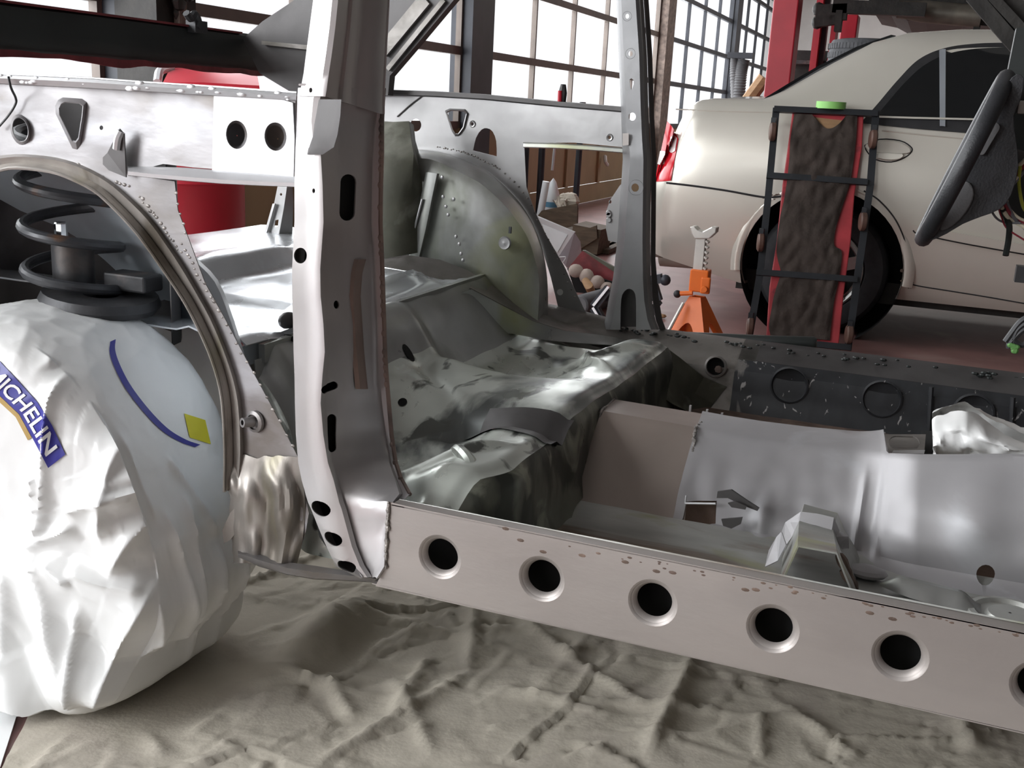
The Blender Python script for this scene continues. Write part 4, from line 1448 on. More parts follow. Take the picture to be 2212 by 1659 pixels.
rnd = random.Random(11)
CRS = []
for k in range(200):
    x, y = rnd.uniform(-1.7, .7), rnd.uniform(.55, 2.2)
    a = rnd.gauss(.6, .9)
    l = rnd.uniform(.05, .25)
    CRS.append((x, y, x + l * math.cos(a), y + l * math.sin(a), rnd.uniform(.002, .006), rnd.choice((1, 1, -1)) * rnd.uniform(.0015, .005)))
for k in range(60):
    x, y = rnd.uniform(-1.7, .6), rnd.uniform(.55, 2.2)
    a = rnd.choice([rnd.gauss(.5, .35), rnd.gauss(-.7, .4), rnd.gauss(1.5, .3)])
    l = rnd.uniform(.12, .55)
    CRS.append((x, y, x + l * math.cos(a), y + l * math.sin(a), rnd.uniform(.004, .012), rnd.uniform(.004, .014)))
for L, w, h in ((((1495, 1440), (1400, 1640)), .016, .04), (((920, 1440), (850, 1560)), .014, .03), (((1640, 1560), (1640, 1655)), .008, .02), (((1130, 1350), (1240, 1440)), .012, .03), (((1010, 1470), (700, 1660)), .012, .025),
                (((850, 1480), (930, 1640)), .01, .02), (((700, 1480), (760, 1560)), .012, .028), (((1700, 1540), (1830, 1650)), .01, .02), (((2040, 1540), (2100, 1640)), .02, .04), (((1080, 1500), (1300, 1560)), .01, .02), (((560, 1480), (420, 1600)), .01, .02), (((300, 1560), (350, 1650)), .01, .02)):
    a, b = PZ(*L[0], 0), PZ(*L[1], 0)
    CRS.append((a.x, a.y, b.x, b.y, w * .8, h * .5))


CELL = {}
for c in CRS:
    m_ = c[4] * 3 + .06
    for i in range(int(math.floor((min(c[0], c[2]) - m_) / .15)), int(math.floor((max(c[0], c[2]) + m_) / .15)) + 1):
        for j in range(int(math.floor((min(c[1], c[3]) - m_) / .15)), int(math.floor((max(c[1], c[3]) + m_) / .15)) + 1):
            CELL.setdefault((i, j), []).append(c)


def cloth_z(x, y):
    z = .008 + .010 * (noise.noise(V((x * 2.3, y * 2.3, 4))) + .3)
    u, v = x * .82 + y * .57, -x * .57 + y * .82
    wx_, wy_ = .05 * noise.noise(V((x * 5, y * 5, 2))), .05 * noise.noise(V((x * 5, y * 5, 9)))
    for sc_, A, B, st in ((5.2, .020, .006, .55), (11., .008, .0035, .7), (23., .0022, .0012, .8)):
        p = V(((u + wx_) * sc_ * st, (v + wy_) * sc_, sc_))
        d, q_ = noise.voronoi(p)
        h_ = []
        for k in (0, 1):
            t = noise.noise_vector(q_[k] * 3.3)
            h_.append(A * (t.x * (p.x - q_[k].x) + t.y * (p.y - q_[k].y)))
        w_ = smooth(0, .30, d[1] - d[0])
        z += h_[0] * (.5 + .5 * w_) + h_[1] * (.5 - .5 * w_) + B * math.exp(-(d[1] - d[0]) / .07) * (1 if t.z > -.1 else -.7)
    for c in CELL.get((int(math.floor(x / .15)), int(math.floor(y / .15))), ()):
        z += crease(x, y, *c)
    k = smooth(1.25, .9, math.hypot((x + 1.36) / .40, (y - 1.28) / .24))
    return max(.006, z) * (1 - k) + .006 * k


rows = []
for j in range(260):
    y = .50 + 2.1 * (j / 259) ** 1.25
    r = []
    for i in range(400):
        x = -2.3 + 3.3 * i / 399
        xe = max(x, -1.085 - (y - .93) * .75 + .02 * math.sin(y * 6)) if y < 1.3 else x
        z = cloth_z(xe, y)
        # drape rising behind the bag
        z += .045 * math.exp(-((xe + .93) / .05) ** 2) * math.exp(-((y - 1.52) / .14) ** 2)
        r.append(V((xe, y, z)))
    rows.append(r)
dc.grid(rows, 0, True)
cloth = dc.build('drop_cloth', 'canvas', None, 80)
tag(cloth, 'crumpled beige canvas drop cloth spread on the floor under the bare car body', 'drop cloth')
ws = MB()
ws.grid([[V((x, y, .004 + .002 * noise.noise(V((x * 5, y * 5, 0))))) for x in [-1.9 + (-1.10 - (y - .93) * .75 + 1.9) * i / 12 for i in range(13)]] for y in [.5 + .95 * j / 12 for j in range(13)]], .002, True, flip=True)
tag(ws.build('overexposed_floor', 'overexposed_white'), 'overexposed floor put in as a white sheet at the bottom left edge of the drop cloth', 'sheet')  # white sheet in place of floor blown out by daylight

# bag drawn over the rear wheel
bg = MB()
WC = V((-1.365, 0, .300))
NA, NR = 420, 90


def crumple(p, s):
    a = noise.noise(p * s)
    b = noise.noise(p * s * 2.1 + V((5, 1, 3)))
    return (1 - abs(a)) ** 3 * .6 + (1 - abs(b)) ** 3 * .4


BC = []
for L, w, h in ((((195, 835), (212, 1165)), .016, .030), (((285, 1062), (238, 1235)), .020, .034), (((285, 1060), (140, 1105)), .016, .030), (((228, 1015), (286, 1062)), .012, .022),
                (((300, 1275), (236, 1490)), .016, .032), (((165, 1225), (288, 1275)), .012, .024), (((75, 1195), (205, 1480)), .020, .034), (((110, 1210), (165, 1250)), .012, .02),
                (((20, 1230), (70, 1500)), .018, .03), (((-20, 1200), (10, 1420)), .018, .03), (((155, 1140), (60, 1180)), .012, .024), (((210, 960), (228, 1060)), .010, .018), (((90, 830), (95, 1150)), .008, .016),
                (((70, 1030), (90, 1160)), .010, .02), (((180, 1310), (205, 1500)), .010, .022), (((225, 1100), (300, 1010)), .010, .018), (((30, 740), (60, 800)), .007, .008), (((120, 730), (160, 800)), .007, .010), (((190, 770), (200, 850)), .007, .010), (((60, 720), (120, 760)), .006, .008)):
    a, b = PY(*L[0], 1.15), PY(*L[1], 1.15)
    BC.append((a.x, a.z, b.x, b.z, w, h))
BT = []
for L, w, h in ((((330, 1180), (345, 1420)), .012, .020), (((380, 1120), (400, 1400)), .012, .018), (((425, 1080), (400, 1380)), .010, .018), (((465, 1180), (430, 1420)), .012, .02), (((510, 1180), (480, 1390)), .012, .022), (((360, 1330), (300, 1480)), .010, .018), (((350, 960), (360, 1120)), .010, .010), (((420, 1000), (470, 1150)), .010, .012)):
    a, b = PX(*L[0], -1.02), PX(*L[1], -1.02)
    BT.append((a.y, a.z, b.y, b.z, w, h))


rows = []
PROF = [(.0005, 1.150), (.10, 1.150), (.20, 1.152), (.255, 1.158), (.285, 1.170), (.302, 1.190), (.312, 1.22), (.316, 1.27), (.316, 1.34), (.312, 1.41), (.298, 1.46), (.25, 1.49)]
prof = spline([V((a, b, 0)) for a, b in PROF], 14)
for p in prof:
    r0, y0 = p.x, p.y
    r = []
    k = r0 / .316
    for i in range(NA):
        th = 2 * math.pi * i / NA
        ca, sa = math.cos(th), math.sin(th)
        low = smooth(.15, -.95, sa)
        rr = r0 * (1 + .24 * smooth(.35, -.55, sa) * smooth(-.1, .8, ca))
        x = WC.x + rr * ca
        z = WC.z + rr * sa
        y = y0 - .055 * low * k * smooth(1.42, 1.18, y0)
        q = V((x, y, z))
        # folds: fine at the top, long hanging pleats at the bottom
        f = .010 * crumple(V((x * .9, y * .6, z * .5)), 4.5) + .003 * crumple(V((x, y, z)), 13)
        if y0 < 1.2:
            f += sum(crease(x, z, *c) for c in BC)
        elif ca > .3:
            f += sum(crease(y, z, *c) for c in BT)
        pleat = math.sin(th * 16 + 3.0 * noise.noise(V((x * 3, z * 3, 0)))) * .009 + abs(noise.noise(V((th * 5, 2, r0 * 2)))) * .03
        f = f * (1 - .45 * low) + pleat * smooth(.10, -.5, sa) * smooth(.25, .9, k)
        n = V((ca * k ** 4, -(1 - .8 * smooth(1.16, 1.28, y0)), sa * k ** 4)).normalized()
        q += n * (f - .014)
        q.z = max(q.z, .020 + .010 * abs(noise.noise(V((th * 8, 0, 0)))))
        if r0 > .2 and q.z < .12:
            q.y -= (.12 - q.z) * .30 * smooth(1.35, 1.17, y0)
        r.append(q)
    rows.append(r)
bg.grid(rows, 0, True, closed=True)
bag = bg.build('plastic_bag', 'bag_plastic', None, 70)
tag(bag, 'large white plastic tyre bag with blue lettering drawn over the rear wheel', 'plastic bag')
bvh = BVHTree.FromPolygons([tuple(v) for v in bg.v], bg.f)


def on_bag(px, py, off=.002):
    d = ray(px, py).normalized()
    h, n, i, dist = bvh.ray_cast(CAM, d)
    return h - d * off if h else None


def decal_grid(name, rows_px, m, parent, off=.0022):
    pts = [[on_bag(a, b, off) for a, b in r] for r in rows_px]
    mb = MB()
    vs, fs = [], []
    for r in pts:
        vs += [p if p else V((0, 0, -9)) for p in r]
    nc = len(pts[0])
    for i in range(len(pts) - 1):
        for j in range(nc - 1):
            if pts[i][j] and pts[i + 1][j] and pts[i][j + 1] and pts[i + 1][j + 1]:
                q4 = (pts[i][j], pts[i][j + 1], pts[i + 1][j + 1], pts[i + 1][j])
                if max((q4[a] - q4[(a + 1) % 4]).length for a in range(4)) < .04:
                    fs.append((i * nc + j, i * nc + j + 1, (i + 1) * nc + j + 1, (i + 1) * nc + j))
    used = sorted({i for f in fs for i in f})
    mp = {i: k for k, i in enumerate(used)}
    mb.add([vs[i] for i in used], [tuple(mp[i] for i in f) for f in fs], True)
    return mb.build(name, m, parent, 80)


# blue band with the lettering, running down across the near face
BTOP = [(-60, 735), (0, 781), (40, 824), (80, 868), (112, 918), (141, 982)]
BBOT = [(-100, 770), (-34, 826), (0, 855), (42, 895), (72, 950), (104, 1011)]


def band_pt(u, v):
    """u along the band 0..1, v across 0 (upper edge)..1"""
    t = u * (len(BTOP) - 1)
    k = min(int(t), len(BTOP) - 2)
    f = t - k
    a = (BTOP[k][0] + (BTOP[k + 1][0] - BTOP[k][0]) * f, BTOP[k][1] + (BTOP[k + 1][1] - BTOP[k][1]) * f)
    b = (BBOT[k][0] + (BBOT[k + 1][0] - BBOT[k][0]) * f, BBOT[k][1] + (BBOT[k + 1][1] - BBOT[k][1]) * f)
    return (a[0] + (b[0] - a[0]) * v, a[1] + (b[1] - a[1]) * v)


band = decal_grid('logo_band', [[band_pt(i / 70, j / 14) for j in range(15)] for i in range(71)], 'logo_blue', bag)
decal_grid('gold_stripe', [[band_pt(i / 60 * .78, 1.02 + j * .05) for j in range(5)] for i in range(61)], 'logo_gold', bag)
fc = bpy.data.curves.new('lettering_src', 'FONT')
fc.body = 'MICHELIN'
fc.size = 1
fc.offset = .018
fc.resolution_u = 3
fo = bpy.data.objects.new('lettering_src', fc)
COL.objects.link(fo)
bpy.context.view_layer.update()
tm = bpy.data.meshes.new_from_object(fo.evaluated_get(bpy.context.evaluated_depsgraph_get()))
bpy.data.objects.remove(fo)
bm = bmesh.new()
bm.from_mesh(tm)
bmesh.ops.triangulate(bm, faces=bm.faces)
for _ in range(3):
    bmesh.ops.subdivide_edges(bm, edges=[e for e in bm.edges if e.calc_length() > .10], cuts=1, use_grid_fill=False)
    bmesh.ops.triangulate(bm, faces=bm.faces)
x0, x1 = min(v.co.x for v in bm.verts), max(v.co.x for v in bm.verts)
y1 = max(v.co.y for v in bm.verts)
dead = []
for v in bm.verts:
    u = .20 + (v.co.x - x0) / (x1 - x0) * .735
    p = on_bag(*band_pt(u, .84 - v.co.y / y1 * .66), .0042)
    if p:
        v.co = p
    else:
        dead.append(v)
bmesh.ops.delete(bm, geom=dead, context='VERTS')
tm.clear_geometry()
bm.to_mesh(tm)
bm.free()
tm.name = 'lettering'
tm.materials.clear()
tm.materials.append(MATS['logo_white'])
lo_ = bpy.data.objects.new('lettering', tm)
COL.objects.link(lo_)
attach(lo_, bag)
# printed ring on the tread side, and its yellow corner
RA = sp2([(238, 738), (237, 762), (248, 795), (272, 840), (312, 892), (352, 932), (390, 955), (421, 966)], 8)
decal_grid('logo_ring', [[(a + dx, b - dx * .45) for dx in (0, 3, 6, 9, 12)] for a, b in RA], 'logo_blue', bag)
decal_grid('logo_corner', [[(398 + i * 3.8 + j * 1.5, 893 + j * 6.5 + i * 1.2) for i in range(13)] for j in range(9)], 'logo_yellow', bag)

# small bag stuffed in the open tunnel
sb = MB()
rows = []
OUTB = sp2([(2014, 985), (2020, 950), (2013, 912), (2018, 900), (2045, 890), (2078, 882), (2105, 890), (2140, 915), (2170, 932), (2220, 955), (2300, 985)], 4)
n_ = len(OUTB)
for k in range(14):
    t = k / 13
    r = []
    for i, (a, b) in enumerate(OUTB):
        base = 992
        yy = 1.915 - .05 * math.sin(t * math.pi) - .02 * t
        p = PY(a + (2085 - a) * .06 * t, b + (base - b) * t, yy)
        nn = noise.noise(V((a * .02, t * 4, 0))) * .016 + crumple(V((a * .012, t * 1.5, 2)), 2.) * .02
        r.append(p + V((0, -nn, 0)))
    rows.append(r)
sb.grid(rows, 0, True)
sb.grid([[p + V((0, .09 * (1 - abs(2 * k / 13 - 1)) + .05 * math.sin(k / 13 * math.pi), 0)) if 0 else V((p.x, 2 * 1.93 - p.y, p.z)) for p in r] for k, r in enumerate(rows)], 0, True, flip=True)
tag(sb.build('plastic_bag', 'bag_plastic', None, 70), 'small crumpled white plastic bag stuffed in the open top of the car floor tunnel', 'plastic bag')

# dark tube lying along the far sill
tb = MB()
a, b = PY(1452, 724, 2.72), PY(1648, 737, 2.72)
c = PY(1764, 741, 2.72)
tb.tube([a, a.lerp(b, .02), b, PY(1758, 741, 2.72), c], [.008, .011, .0155, .0165, .012], 12)
tag(tb.build('gas_strut', 'beam_black'), 'black tube lying along the top of the far sill', 'tube')

# two tone tool on the far rail
tl = MB()
b0, b1 = PY(1214, 216, 2.70), PY(1217, 182, 2.70)
tl.tube([b0 - V((0, 0, .006)), b0.lerp(b1, .45), b0.lerp(b1, .8), b1], [.011, .012, .009, .007], 8)
to = tl.build('screwdriver', 'shock_dark')
tag(to, 'black and red tool handle standing upright on the far rail against the window', 'screwdriver')
MB().tube([PY(1209, 216, 2.69) - V((0, 0, .004)), PY(1210, 196, 2.69)], .006, 8).build('red_grip', 'red_paint', to)

# ------------------------------------------------------------------ things behind the car, left side
rw = thing('parts_washer', 'red drum and lid seen behind the left end of the bare body', 'parts washer', (-2.65, 3.9, 0))
MB().lathe([(.001, .0), (.20, 0), (.20, .30), (.207, .31), (.2, .32), (.20, .62), (.207, .63), (.2, .64), (.20, .84), (.001, .84)], PZ(424, 560, .0) * 0 + V((PY(424, 450, 3.4).x - .02, 3.4, 0)), (0, 0, 1), 28).build('drum', 'red_paint', rw)
lidm = MB()
lidm.grid([[PY(a, b, y) for a, b, y in r] for r in (((352, 178, 3.2), (440, 178, 3.15), (560, 185, 3.2)), ((362, 158, 3.3), (440, 150, 3.3), (555, 158, 3.3)), ((372, 148, 3.5), (440, 140, 3.5), (545, 146, 3.5)), ((372, 150, 3.7), (440, 144, 3.7), (545, 150, 3.7)))], .02, True)
lidm.build('lid', 'red_paint', rw)
MB().tube(spline([PY(340, 178, 3.25), PY(345, 155, 3.3), PY(362, 147, 3.4), PY(370, 143, 3.45)], 5), .016, 8).build('lid_edge', 'tube_white', rw)
hs = MB().tube(spline([PX(440, 500, -3.38), PX(452, 530, -3.36), PX(475, 560, -3.34), PZ(505, 590, .02), PZ(545, 602, .018), PZ(600, 606, .018)], 6), .018, 8)
tag(hs.build('air_hose', 'beam_black'), 'black hose hanging against the tan door panel behind the bare body', 'hose')
mc = thing('machine_column', 'dark machine standing against the window at the top left', 'machine', (-3.2, 3.9, 0))
MB().box((-3.25, 3.93, 1.0), (.22, .26, 2.0)).build('cabinet', 'underside', mc)
mm = MB()
for k in range(18):
    mm.blob((-3.13 + random.uniform(0, .04), 3.93 + random.uniform(-.13, .13), 1.14 + random.uniform(-.02, .3)), random.uniform(.02, .05), (.6, 1, 1), 8)
mm.build('fittings', 'underside', mc)
MB().box((-3.12, 3.93, 1.0), (.03, .05, 2.0)).build('conduit', 'post_brown', mc)

# ------------------------------------------------------------------ things seen under the far rail
wb = thing('workbench', 'black tube legged stand in front of the tan door panels', 'stand', (-2.9, 8.6, 0))
Yb = 8.6
for (a0, b0), (a1, b1), w_ in (((1139, 300), (1135, 400), .042), ((1172, 300), (1163, 470), .058), ((1253, 300), (1242, 450), .053)):
    p, q_ = PY(a0, b0, Yb), PY(a1, b1, Yb)
    d = (q_ - p) / (q_.z - p.z)
    MB().tube([p + d * (1.02 - p.z), p + d * (0 - p.z)], w_ / 2, 10).build('leg', 'mullion_dark', wb)
MB().bar(PY(1120, 292, Yb), PY(1270, 302, Yb), .05, .04).build('top_rail', 'mullion_dark', wb)
MB().tube([PY(1200, 300, 8.7), PY(1193, 368, 8.7)], .012, 8).build('pull_rod', 'tube_white', wb)
hk = MB().tube(spline([PX(1307, 338, -3.41), PX(1308, 350, -3.36), PX(1312, 356, -3.38)], 4), .02, 7)
hk.build('pull_handle', 'tube_white', DOOR4)

bx = thing('wooden_tray', 'dark brown open tray on the floor holding a rag and a white tube', 'tray', PZ(1205, 495, 0))
yb = 7.7
tp = [(1160, 468), (1247, 449), (1246, 486), (1170, 508)]
MB().plate(ys(tp, yb), (0, .03, 0)).build('front_board', 'wood_dark', bx)
MB().plate(ys([(1160, 468), (1170, 455), (1246, 440), (1247, 449)], yb + .03), (0, .02, 0)).build('rear_board', 'wood_dark', bx)
zt = PY(1204, 480, yb).z
pb = PY(1204, 500, yb)
MB().box((pb.x, yb + .21, pb.z / 2), (.36, .38, pb.z)).build('base_block', 'wood_dark', bx)
ct = thing('caulk_tube', 'white caulking tube leaning in the dark brown tray', 'tube', PY(1176, 460, yb + .08))
MB().tube([PY(1166, 470, yb + .08), PY(1180, 392, yb + .08)], .028, 12).build('cartridge', 'tube_white', ct)
bo = thing('bottle', 'white bottle with a blue band standing in the dark brown tray', 'bottle', PY(1190, 465, yb + .24))
c = PY(1191, 466, yb + .24)
zt = PY(1190, 384, yb + .24).z
MB().lathe([(.001, c.z - .02), (.058, c.z - .02), (.061, zt - .15), (.040, zt - .08), (.024, zt - .03), (.001, zt)], (c.x, c.y, 0), (0, 0, 1), 16).build('bottle_body', 'tube_white', bo)
MB().lathe([(.0615, c.z + .07), (.0625, c.z + .11)], (c.x, c.y, 0), (0, 0, 1), 16).build('blue_band', 'tube_blue', bo)
rg = MB()
for k in range(16):
    rg.blob(PY(random.uniform(1208, 1238), random.uniform(428, 446), yb + .12), random.uniform(.033, .065), (1, .8, random.uniform(.5, 1.1)), 8)
for k in range(7):
    a = random.uniform(1195, 1235)
    rg.tube([PY(1212, 446, yb + .06), PY(a, random.uniform(418, 440), yb + .06), PY(a + random.uniform(-14, 14), random.uniform(430, 458), yb + .05)], [.027, .016, .008], 6)
tag(rg.build('rag', 'cream_rag'), 'crumpled cream rag in the dark brown tray', 'rag')
wk = thing('wood_block', 'dark wooden block on the floor behind the far wheel tub', 'block', PZ(1262, 530, 0))
yk = 6.9
MB().plate(ys([(1240, 505), (1288, 487), (1290, 515), (1250, 540)], yk), (0, .02, 0)).build('block_face', 'wood_dark', wk)
c = PY(1262, 515, yk)
MB().box((c.x - .0, yk + .16, c.z - .01), (.2, .28, .17), Matrix.Rotation(.1, 3, 'Y')).build('block_body', 'wood_dark', wk)
pk = thing('duckboard', 'grey slatted boards lying on the floor beside the wooden block', 'boards', PZ(1305, 520, 0))
for k in range(4):
    MB().bar(PZ(1293 + k * 3, 522 + k * 7, .02), PZ(1345, 500 + k * 8, .02), .09, .03).build('slat', 'wood_dark', pk)
du = thing('sheet_metal_duct', 'light grey sheet metal box lying tilted behind the far wheel tub', 'sheet metal', PZ(1215, 575, 0))
yd = 5.8
A = ys([(1150, 462), (1163, 469), (1241, 502), (1206, 555), (1190, 560)], yd)
MB().plate(A, (0, .02, .002)).build('top_face', 'new_steel', du)
MB().plate(ys([(1171, 484), (1226, 507), (1204, 545), (1186, 530)], yd - .006), (0, .004, 0)).build('recessed_panel', 'tube_white', du)
MB().grid([[PY(1241, 502, yd), PY(1206, 555, yd)], [PY(1254, 522, yd + .05), PY(1222, 575, yd + .02)], [PY(1256, 545, yd + .12), PY(1235, 590, yd + .08)]], .006, False).build('side_face', 'galvanised', du)
MB().tube(spline([PY(1205, 556, yd - .03), PY(1222, 555, yd - .03), PY(1216, 567, yd - .03)], 4), .003, 6).build('wire_loop', 'tube_white', du)
tr = thing('red_tray', 'red metal tray of pale foam lumps on the floor behind the far door pillar', 'tray', PZ(1290, 640, 0))
yt_ = 5.4
MB().plate(ys([(1228, 578), (1257, 543), (1262, 541), (1330, 585), (1325, 620)], yt_ + .12), (0, .015, 0)).build('back_wall', 'red_edge', tr)
MB().plate(ys([(1258, 541), (1263, 541), (1332, 580), (1330, 590)], yt_ + .10), (0, .02, 0)).build('rim', 'dark_green_steel', tr)
MB().plate(ys([(1225, 580), (1325, 610), (1340, 655), (1250, 650)], yt_ + .05), (0, .02, 0)).build('inner_floor', 'void', tr)
for k, (a, b, rx, rz) in enumerate(((1244, 585, .042, .037), (1267, 597, .040, .042), (1290, 609, .040, .036), (1311, 621, .037, .03))):
    f_ = MB()
    f_.blob(PY(a, b, yt_), 1, (rx, .04, rz), 14)
    o = f_.build('foam_lump', 'foam')
    tag(o, 'pale crumbling foam lump in the red tray, %s' % ('nearest the wheel tub', 'second from the wheel tub', 'third from the wheel tub', 'nearest the door pillar')[k], 'foam', 'foam lumps in the red tray')
hm = MB().tube([PY(1264, 606, 5.2), PY(1272, 618, 5.16), PZ(1282, 640, .022)], [.019, .023, .02], 10)
tag(hm.build('wooden_stick', 'wood'), 'short wooden stick leaning behind the grey corrugated hose', 'stick')
ch_ = MB()
p, q_ = PZ(1250, 660, .052), PZ(1312, 642, .052)
n_ = 40
ch_.tube([p.lerp(q_, i / n_) for i in range(n_ + 1)], [.050 if i % 2 else .042 for i in range(n_ + 1)], 14)
tag(ch_.build('corrugated_hose', 'hose_grey'), 'grey corrugated hose lying behind the far door pillar', 'hose')
st = thing('steel_stand', 'black bent steel stand on the floor behind the far door pillar', 'stand', PZ(1360, 690, 0))
for L in ([(1284, 662), (1316, 622)], [(1284, 664), (1300, 692)], [(1390, 612), (1410, 604), (1430, 601)], [(1408, 606), (1421, 650), (1404, 674)], [(1400, 664), (1424, 648)], [(1404, 674), (1400, 694)]):
    for a, b in zip(L, L[1:]):
        MB().bar(PY(*a, 4.74), PY(*b, 4.74), .042, .034, (0, 1, 0)).build('frame_bar', 'mullion_dark', st)
for L in ([(1282, 660), (1315, 619)], [(1281, 664), (1297, 690)], [(1402, 662), (1418, 646)]):
    MB().bar(PY(*L[0], 4.71), PY(*L[1], 4.71), .012, .014, (0, 1, 0)).build('bright_edge', 'chrome', st)
MB().blob(PY(1437, 605, 4.74), .026, (1, 1, 1), 12).build('ball_end', 'mullion_dark', st)
MB().bar(PY(1300, 640, 4.78), PY(1415, 640, 4.78), .042, .042, (0, 1, 0)).build('cross_bar', 'mullion_dark', st)
for a in (1300, 1400):
    p = PY(a, 685, 4.74)
    MB().bar(p, V((p.x, 4.74, 0)), .034, .034).build('leg', 'mullion_dark', st)
lf = MB().blob(PZ(1428, 682, .012), .022, (1.3, .8, .5), 7)
tag(lf.build('dry_leaf', 'wood'), 'curled brown leaf on the floor beside the steel stand', 'leaf')

# ------------------------------------------------------------------ jack stand
js = thing('jack_stand', 'orange jack stand with a silver ratchet post on the red floor', 'jack stand', (PY(1510, 700, 4.45).x, 4.45, 0))
yj = 4.45
ap = PY(1507, 640, yj)
zt = ap.z
fr0 = PY(1430, 735, yj)
hw = .145
base = MB()
tw_ = .036
for k in range(4):
    a0, a1 = HP * k + .55, HP * (k + 1) + .55
    c0, c1 = V((math.cos(a0), math.sin(a0), 0)), V((math.cos(a1), math.sin(a1), 0))
    o = V((ap.x, yj, 0))
    B0, B1 = o + c0 * hw * 1.15, o + c1 * hw * 1.15
    T0, T1 = o + c0 * tw_ + V((0, 0, zt)), o + c1 * tw_ + V((0, 0, zt))
    L = lambda u, v: (B0.lerp(B1, u)).lerp(T0.lerp(T1, u), v)
    arch = [L(.22, 0)] + [L(.5 - .28 * math.cos(t), .52 * math.sin(t)) for t in [math.pi * i / 12 for i in range(1, 12)]] + [L(.78, 0)]
    n = (B1 - B0).cross(T0 - B0).normalized()
    base.plate([B0] + arch + [B1, T1, T0], n * -.004)
base.build('base', 'jack_orange', js)
hd = MB()
hd.box((ap.x + .004, yj, PY(1510, 605, yj).z), (.078, .07, .094)).box((ap.x + .035, yj - .03, PY(1530, 615, yj).z), (.04, .02, .07))
hd.build('head', 'jack_orange', js, bevel=.006)
MB().lathe([(.0, .01), (.012, .01), (.014, 0)], PY(1522, 625, yj - .045), (0, -1, 0), 14).build('pivot_pin', 'jack_orange', js)
co = MB()
z0, z1 = PY(1515, 585, yj).z, PY(1518, 516, yj).z
co.box((PY(1512, 550, yj).x, yj, (z0 + z1) / 2), (.042, .036, z1 - z0 + .01))
for k in range(6):
    co.box((PY(1512, 550, yj).x + .027, yj, z0 + .012 + (z1 - z0) * k / 6), (.016, .032, .011), Matrix.Rotation(.5, 3, 'Y'))
co.build('ratchet_post', 'jack_silver', js, bevel=.003)
sdl = MB()
sdl.plate(ys([(1490, 490), (1500, 489), (1508, 497), (1518, 500), (1528, 495), (1537, 490), (1548, 492), (1546, 503), (1532, 516), (1500, 516), (1494, 505)], yj - .03), (0, .06, 0))
sdl.build('saddle', 'jack_silver', js, bevel=.004)
MB().tube([PY(1496, 633, yj - .04), PY(1468, 634, yj - .04)], .010, 10).build('handle', 'jack_orange', js)
MB().blob(PY(1463, 635, yj - .04), .017, (1, 1, 1), 12).build('handle_grip', 'black_rubber', js)
MB().tube([PY(1476, 655, yj - .06), PY(1440, 722, yj - .14)], .008, 8).build('edge_rail', 'jack_silver', js)

# ------------------------------------------------------------------ sedan
YS = 5.05
sed = thing('sedan', 'pale gold sedan car with dark windows and rust at the rear wheel arch', 'car', (.6, 5.9, 0))


def SX(px, py=300):
    return PY(px, py, YS).x


def zr(x):   # upper outline of the car along its length (deck, screen, roof)
    pts = [(-1.30, .93), (-1.24, 1.015), (-1.15, 1.035), (-.80, 1.045), (-.72, 1.085), (-.55, 1.205), (-.36, 1.325), (-.22, 1.372), (.0, 1.392), (.5, 1.40), (1.4, 1.38), (2.0, 1.10), (2.4, 1.0)]
    for (a, b), (c, d) in zip(pts, pts[1:]):
        if x <= c:
            return b + (d - b) * (x - a) / (c - a)
    return 1.0


sb_ = MB()
xs = [-1.275, -1.27, -1.255, -1.235, -1.20, -1.14, -1.05, -.95, -.82, -.78, -.72, -.66, -.60, -.52, -.44, -.36, -.29, -.22, -.12, 0, .15, .35, .6, .9, 1.2, 1.5, 1.8, 2.2, 2.6]
rows = []
for x in xs:
    t = max(0, (x + 1.275))
    inset = .07 * (1 - min(1, t / .10)) ** 2.2   # rounded rear corner
    z0 = .20 + (.10 * (1 - min(1, (x + 1.275) / .45)))
    zb = min(zr(x), 1.03)
    top = zr(x)
    gh = top - zb          # greenhouse height at this station
    yb_ = YS + inset
    r = [V((x, yb_ + .16, z0)), V((x, yb_ + .075, z0 + .006)), V((x, yb_ + .048, z0 + .05)), V((x, yb_ + .012, .40)), V((x, yb_ - .002, .50)), V((x, yb_ - .010, .56)), V((x, yb_ - .012, .70)), V((x, yb_, .84)), V((x, yb_ + .025, .94)), V((x, yb_ + .05, min(zb, 1.00))), V((x, yb_ + .075, zb - .004))]
    for u in (.25, .5, .75):
        r.append(V((x, yb_ + .085 + .17 * (gh / .37) * u + .03 * u, zb + gh * u * .96)))
    r += [V((x, yb_ + .15 + .19 * (gh / .37), zb + gh * .97)), V((x, yb_ + .30 + .16 * (gh / .37), top)), V((x, YS + .85, top + .025))]
    for p in r:
        if p.z > .62:
            p.x += (p.z - .62) * .34 * max(0, 1 - (x + 1.275) / .5)
    rows.append(r)
cap_ = [V((p.x + (.012 if 0 else -.004), p.y + .04, p.z)) for p in rows[0]]
sb_.grid(rows, .012, True, flip=False)
sb_.add([p for p in rows[0]] + [V((rows[0][0].x, YS + .85, rows[0][0].z))], [tuple(range(len(rows[0]) + 1))])
wx, wz = PY(1768, 600, YS).x, .300
arch_cut = MB().lathe([(.001, -.2), (.362, -.2), (.362, .22), (.001, .22)], (wx, YS, wz + .01), (0, 1, 0), 48)
sb_.cut(arch_cut)
sb_.build('body_shell', 'sedan_paint', sed, 40)


